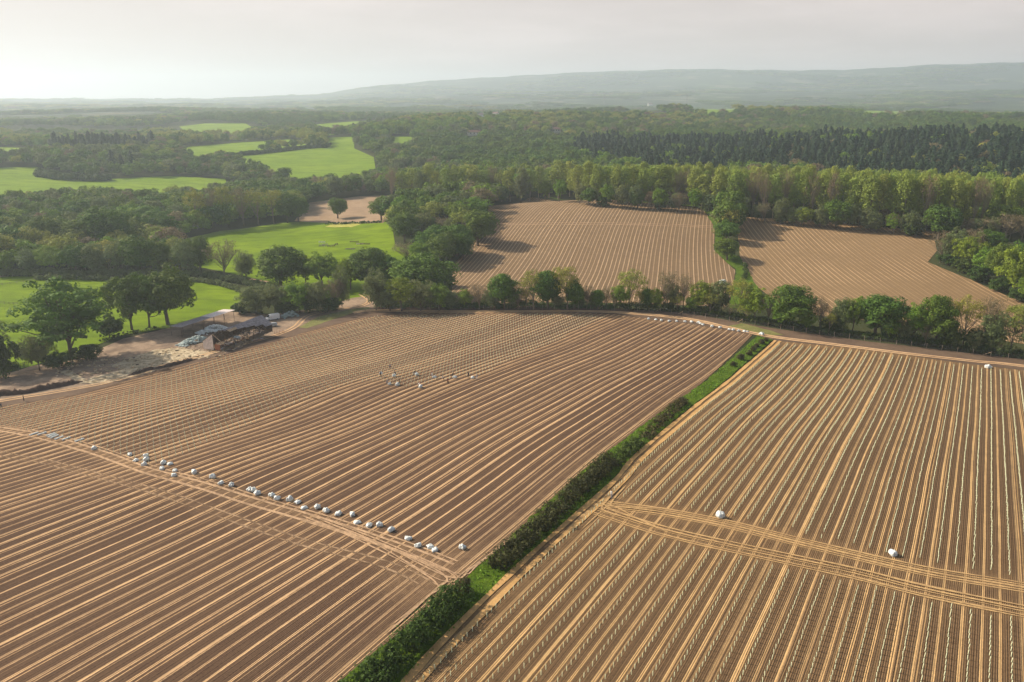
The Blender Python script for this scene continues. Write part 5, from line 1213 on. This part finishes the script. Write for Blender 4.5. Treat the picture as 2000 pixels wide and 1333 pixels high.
def pylon(px, py, label):
    p = hit(px, py); e = empty('pylon', (p[0], p[1], h1(*p))); tag(e, label, 'pylon', 'far pylons'); mb = MB(); Hh = 44
    for sx_ in (-1, 1):
        for sy_ in (-1, 1): mb.tube([(sx_ * 4, sy_ * 4, -1), (sx_ * 1.2, sy_ * 1.2, 28), (sx_ * .6, sy_ * .6, Hh)], .22, 4)
    for z in range(0, 40, 5):
        w0 = 4 - z * .085 if z < 30 else 1.2; w1 = 4 - (z + 5) * .085 if z + 5 < 30 else 1.2
        for s in (-1, 1): mb.tube([(-w0, s * w0, z), (w1, s * w1, z + 5)], .14, 4); mb.tube([(w0, s * w0, z), (-w1, s * w1, z + 5)], .14, 4)
    mb.build('tower', M_wire, e)
    for z, L_ in ((28, 8), (34, 6.5), (40, 5)): bar((-L_, 0, z), (L_, 0, z), .22, 'crossarm', M_wire, e)
pylon(1180, 203, 'lattice pylon on the far plain, left one'); pylon(1341, 202, 'lattice pylon on the far plain, right one')
# ------------------------------------------------------------------ people
def person(px, py, pose, top, legs, label, hat=None, face=0.0, stuff=None):
    lean = {'stand': 0, 'bend': .9, 'carry': .15, 'stoop': .55}[pose]; sn, cs = math.sin(lean), math.cos(lean)
    hip = Vector((0, 0, .92)); sh = hip + Vector((sn * .5, 0, cs * .5)); nk = hip + Vector((sn * .58, 0, cs * .58)); hd = nk + Vector((sn * .17 + .02, 0, cs * .17))
    ht_ = hd + Vector((sn * .08, 0, cs * .08))
    J = [hip, hip + (sh - hip) * .5, sh, nk, hd, ht_]; E = [(0, 1), (1, 2), (2, 3), (3, 4), (4, 5)]; Rr = [(.155, .12), (.145, .11), (.15, .11), (.055, .055), (.10, .09), (.075, .07)]
    for s in (-1, 1):
        k = len(J); st = .09 * s if pose == 'stand' else .14 * s
        J += [hip + Vector((0, s * .1, -.06)), Vector((st * .6 + .03, s * .11, .48)), Vector((st, s * .12, .08)), Vector((st + .16, s * .13, .035))]; E += [(0, k), (k, k + 1), (k + 1, k + 2), (k + 2, k + 3)]; Rr += [(.10, .10), (.065, .065), (.045, .045), (.04, .035)]
        k = len(J); f = sh + Vector((0, s * .19, -.02))
        if pose == 'carry': el = f + Vector((.14, s * .06, -.24)); ha = el + Vector((.24, -s * .05, .02))
        elif lean > .4: el = f + Vector((.06, s * .03, -.27)); ha = el + Vector((.12, 0, -.24))
        else: el = f + Vector((.02, s * .07, -.28)); ha = el + Vector((.10, 0, -.25))
        J += [f, el, ha, ha + (ha - el).normalized() * .09]; E += [(2, k), (k, k + 1), (k + 1, k + 2), (k + 2, k + 3)]; Rr += [(.058, .058), (.045, .045), (.032, .032), (.028, .018)]
        hk = k + 2; dirh = (ha - el).normalized()
        for q in range(5):
            k = len(J); sd_ = Vector((0, 1, 0)) * ((q - 1.5) * .018 if q < 4 else -s * .045); a = ha + dirh * (.08 if q < 4 else .03) + sd_; b = a + dirh * (.075 - .008 * abs(q - 1.5) if q < 4 else .05) + Vector((.012, 0, -.012)) + (sd_ * .4)
            J += [a, b]; E += [(hk + 1 if q < 4 else hk, k), (k, k + 1)]; Rr += [(.010, .010), (.008, .008)]
    me = bpy.data.meshes.new('person'); me.from_pydata([tuple(v) for v in J], E, []); o = bpy.data.objects.new('tmp', me); col.objects.link(o)
    o.modifiers.new('skin', 'SKIN'); ss_ = o.modifiers.new('sub', 'SUBSURF'); ss_.levels = 1
    for v, r in zip(me.skin_vertices[0].data, Rr): v.radius = r
    me.skin_vertices[0].data[0].use_root = True
    dg = bpy.context.evaluated_depsgraph_get(); m2 = bpy.data.meshes.new_from_object(o.evaluated_get(dg)); bpy.data.objects.remove(o)
    m2.name = 'body'; m2.materials.clear()
    for m_ in (top, legs, M_skin, M_dark): m2.materials.append(m_)
    for f_ in m2.polygons:
        c = f_.center; mi = 0
        if c.z < .1: mi = 3
        elif c.z < .93 and abs(c.y) < .2 and (c - hip).dot(Vector((sn, 0, cs))) < .02: mi = 1
        elif (c - nk).dot(Vector((sn, 0, cs))) > .0 and (c - hd).length < .2: mi = 2
        elif abs(c.y) > .17 and min((c - J[i]).length for i in range(len(J)) if Rr[i][0] <= .032) < .07: mi = 2
        f_.material_index = mi; f_.use_smooth = True
    p = hit(px, py); root = empty('person', (p[0], p[1], h1(*p) - .02), face); tag(root, label, 'person', 'field workers')
    link('body', m2, None, root)
    bm = bmesh.new(); bmesh.ops.create_uvsphere(bm, u_segments=12, v_segments=8, radius=.118); 
    for v in bm.verts:
        if v.co.z < -.02: v.co.z = -.02; v.co.x *= 1.25 if hat else 1.0; v.co.y *= 1.25 if hat else 1
    hm = bpy.data.meshes.new('hat'); bm.to_mesh(hm); bm.free(); ho = link('hat' if hat else 'hair', hm, [hat or M_dark], root); ho.location = hd + Vector((-.015, 0, .03)); ho.rotation_euler = (0, lean, 0)
    if stuff:
        dx, dy, dz_, sc_ = stuff[:4]; M = Matrix.Rotation(face, 4, 'Z'); q = Vector((p[0], p[1], 0)) + M @ Vector((dx, dy, 0))
        s = bpy.data.objects.new('sack', SK[stuff[4] if len(stuff) > 4 else 2]); col.objects.link(s); s.location = (q.x, q.y, h1(q.x, q.y) + dz_); s.rotation_euler = (0, 0, random.uniform(0, 6)); s.scale = (sc_ * .85, sc_ * .75, sc_ * .95); tag(s, stuff[5], 'sack', 'sacks carried by the field workers')
M_navy = simple('navy_cloth', (.03, .035, .07), .9, .2, 9); M_black = simple('black_cloth', (.02, .02, .024), .9, .2, 9); M_red = simple('red_cloth', (.35, .03, .04), .9, .2, 9); M_greyc = simple('grey_cloth', (.30, .30, .33), .9, .2, 9)
M_whitec = simple('white_cloth', (.70, .69, .66), .9, .1, 9); M_maroon = simple('maroon_cloth', (.16, .02, .035), .9, .2, 9); M_jean = simple('blue_jean_cloth', (.05, .07, .13), .9, .2, 9)
person(762, 721, 'stand', M_greyc, M_navy, 'farthest worker, standing upright in grey top and dark trousers', None, 2.0)
person(744, 737, 'carry', M_black, M_black, 'leftmost worker in black holding a white sack over the shoulder', None, 2.6, (.2, -.35, .75, .95, 2, 'white sack held up by the leftmost worker'))
person(773, 735, 'stoop', M_navy, M_navy, 'worker in navy stooping over a white sack', None, 4.2, (.75, .0, 0, 1.1, 2, 'white sack at the feet of the stooping navy worker'))
person(756, 751, 'stoop', M_greyc, M_jean, 'lower left worker stooping beside a white sack', None, -.4, (.85, 0, 0, 1.1, 3, 'white sack right of the lower left worker'))
person(781, 753, 'stand', M_black, M_black, 'worker in black standing upright with sack at the left side', None, 3.3, (.6, .1, 0, 1.2, 2, 'tall white sack beside the upright worker in black'))
person(808, 733, 'bend', M_black, M_greyc, 'bent worker with dark head, second row of the group', None, -.2, (.9, -.1, 0, 1.3, 0, 'white sack under the hands of the bent dark-headed worker'))
person(844, 738, 'stand', M_whitec, M_greyc, 'worker in white with red hat, middle of the group', M_red, -.4, (.75, 0, 0, 1.15, 3, 'white sack beside the red-hatted worker in the middle'))
person(818, 756, 'bend', M_whitec, M_greyc, 'lowest worker, bent forward, with red hat and white top', M_red, -.9, (.9, 0, 0, 1.15, 2, 'white sack in front of the lowest worker'))
person(867, 743, 'bend', M_whitec, M_black, 'worker in white bending low, left of the maroon one', None, 3.6)
person(875, 751, 'carry', M_maroon, M_black, 'worker in maroon jacket striding, head down', None, 2.2)
person(883, 738, 'stoop', M_black, M_black, 'worker in black leaning to a sack, third from the right', None, -.5, (.95, 0, 0, 1.25, 3, 'white sack right of the leaning worker in black'))
person(915, 738, 'stand', M_navy, M_black, 'tall dark worker standing, second from the right', None, -.6, (1.35, .1, 0, 1.25, 5, 'flat white sack lying between the two rightmost workers'))
person(931, 742, 'carry', M_greyc, M_whitec, 'rightmost worker of the group, dark hair and pale trousers', None, -.3)
person(47, 784, 'stand', M_black, M_black, 'lone person in black walking on the track by the dark earth bank', None, .5)
person(3, 798, 'stand', M_navy, M_black, 'person in dark clothes at the very left edge of the photo', None, 3.0)
person(1194, 974, 'stand', M_whitec, M_greyc, 'lone person in pale clothes at the corner of the right field', None, 1.0)

# ------------------------------------------------------------------ haze: an even body of air round everything
top_z = float(max(_rh)) + 22
mb = MB(); mb.box((0, 0, (top_z - 60) / 2), (24000, 24000, top_z + 60))
hm_ = bpy.data.materials.new('haze_air'); hm_.use_nodes = True; hn = hm_.node_tree; hn.nodes.clear()
ho_ = hn.nodes.new('ShaderNodeOutputMaterial'); pv = hn.nodes.new('ShaderNodeVolumePrincipled'); pv.inputs['Color'].default_value = HAZE_COL; pv.inputs['Density'].default_value = HAZE_DENS; pv.inputs['Anisotropy'].default_value = .32
hn.links.new(pv.outputs[0], ho_.inputs['Volume'])
hz = mb.build('haze', hm_); tag(hz, kind='stuff'); hz.display_type = 'WIRE'
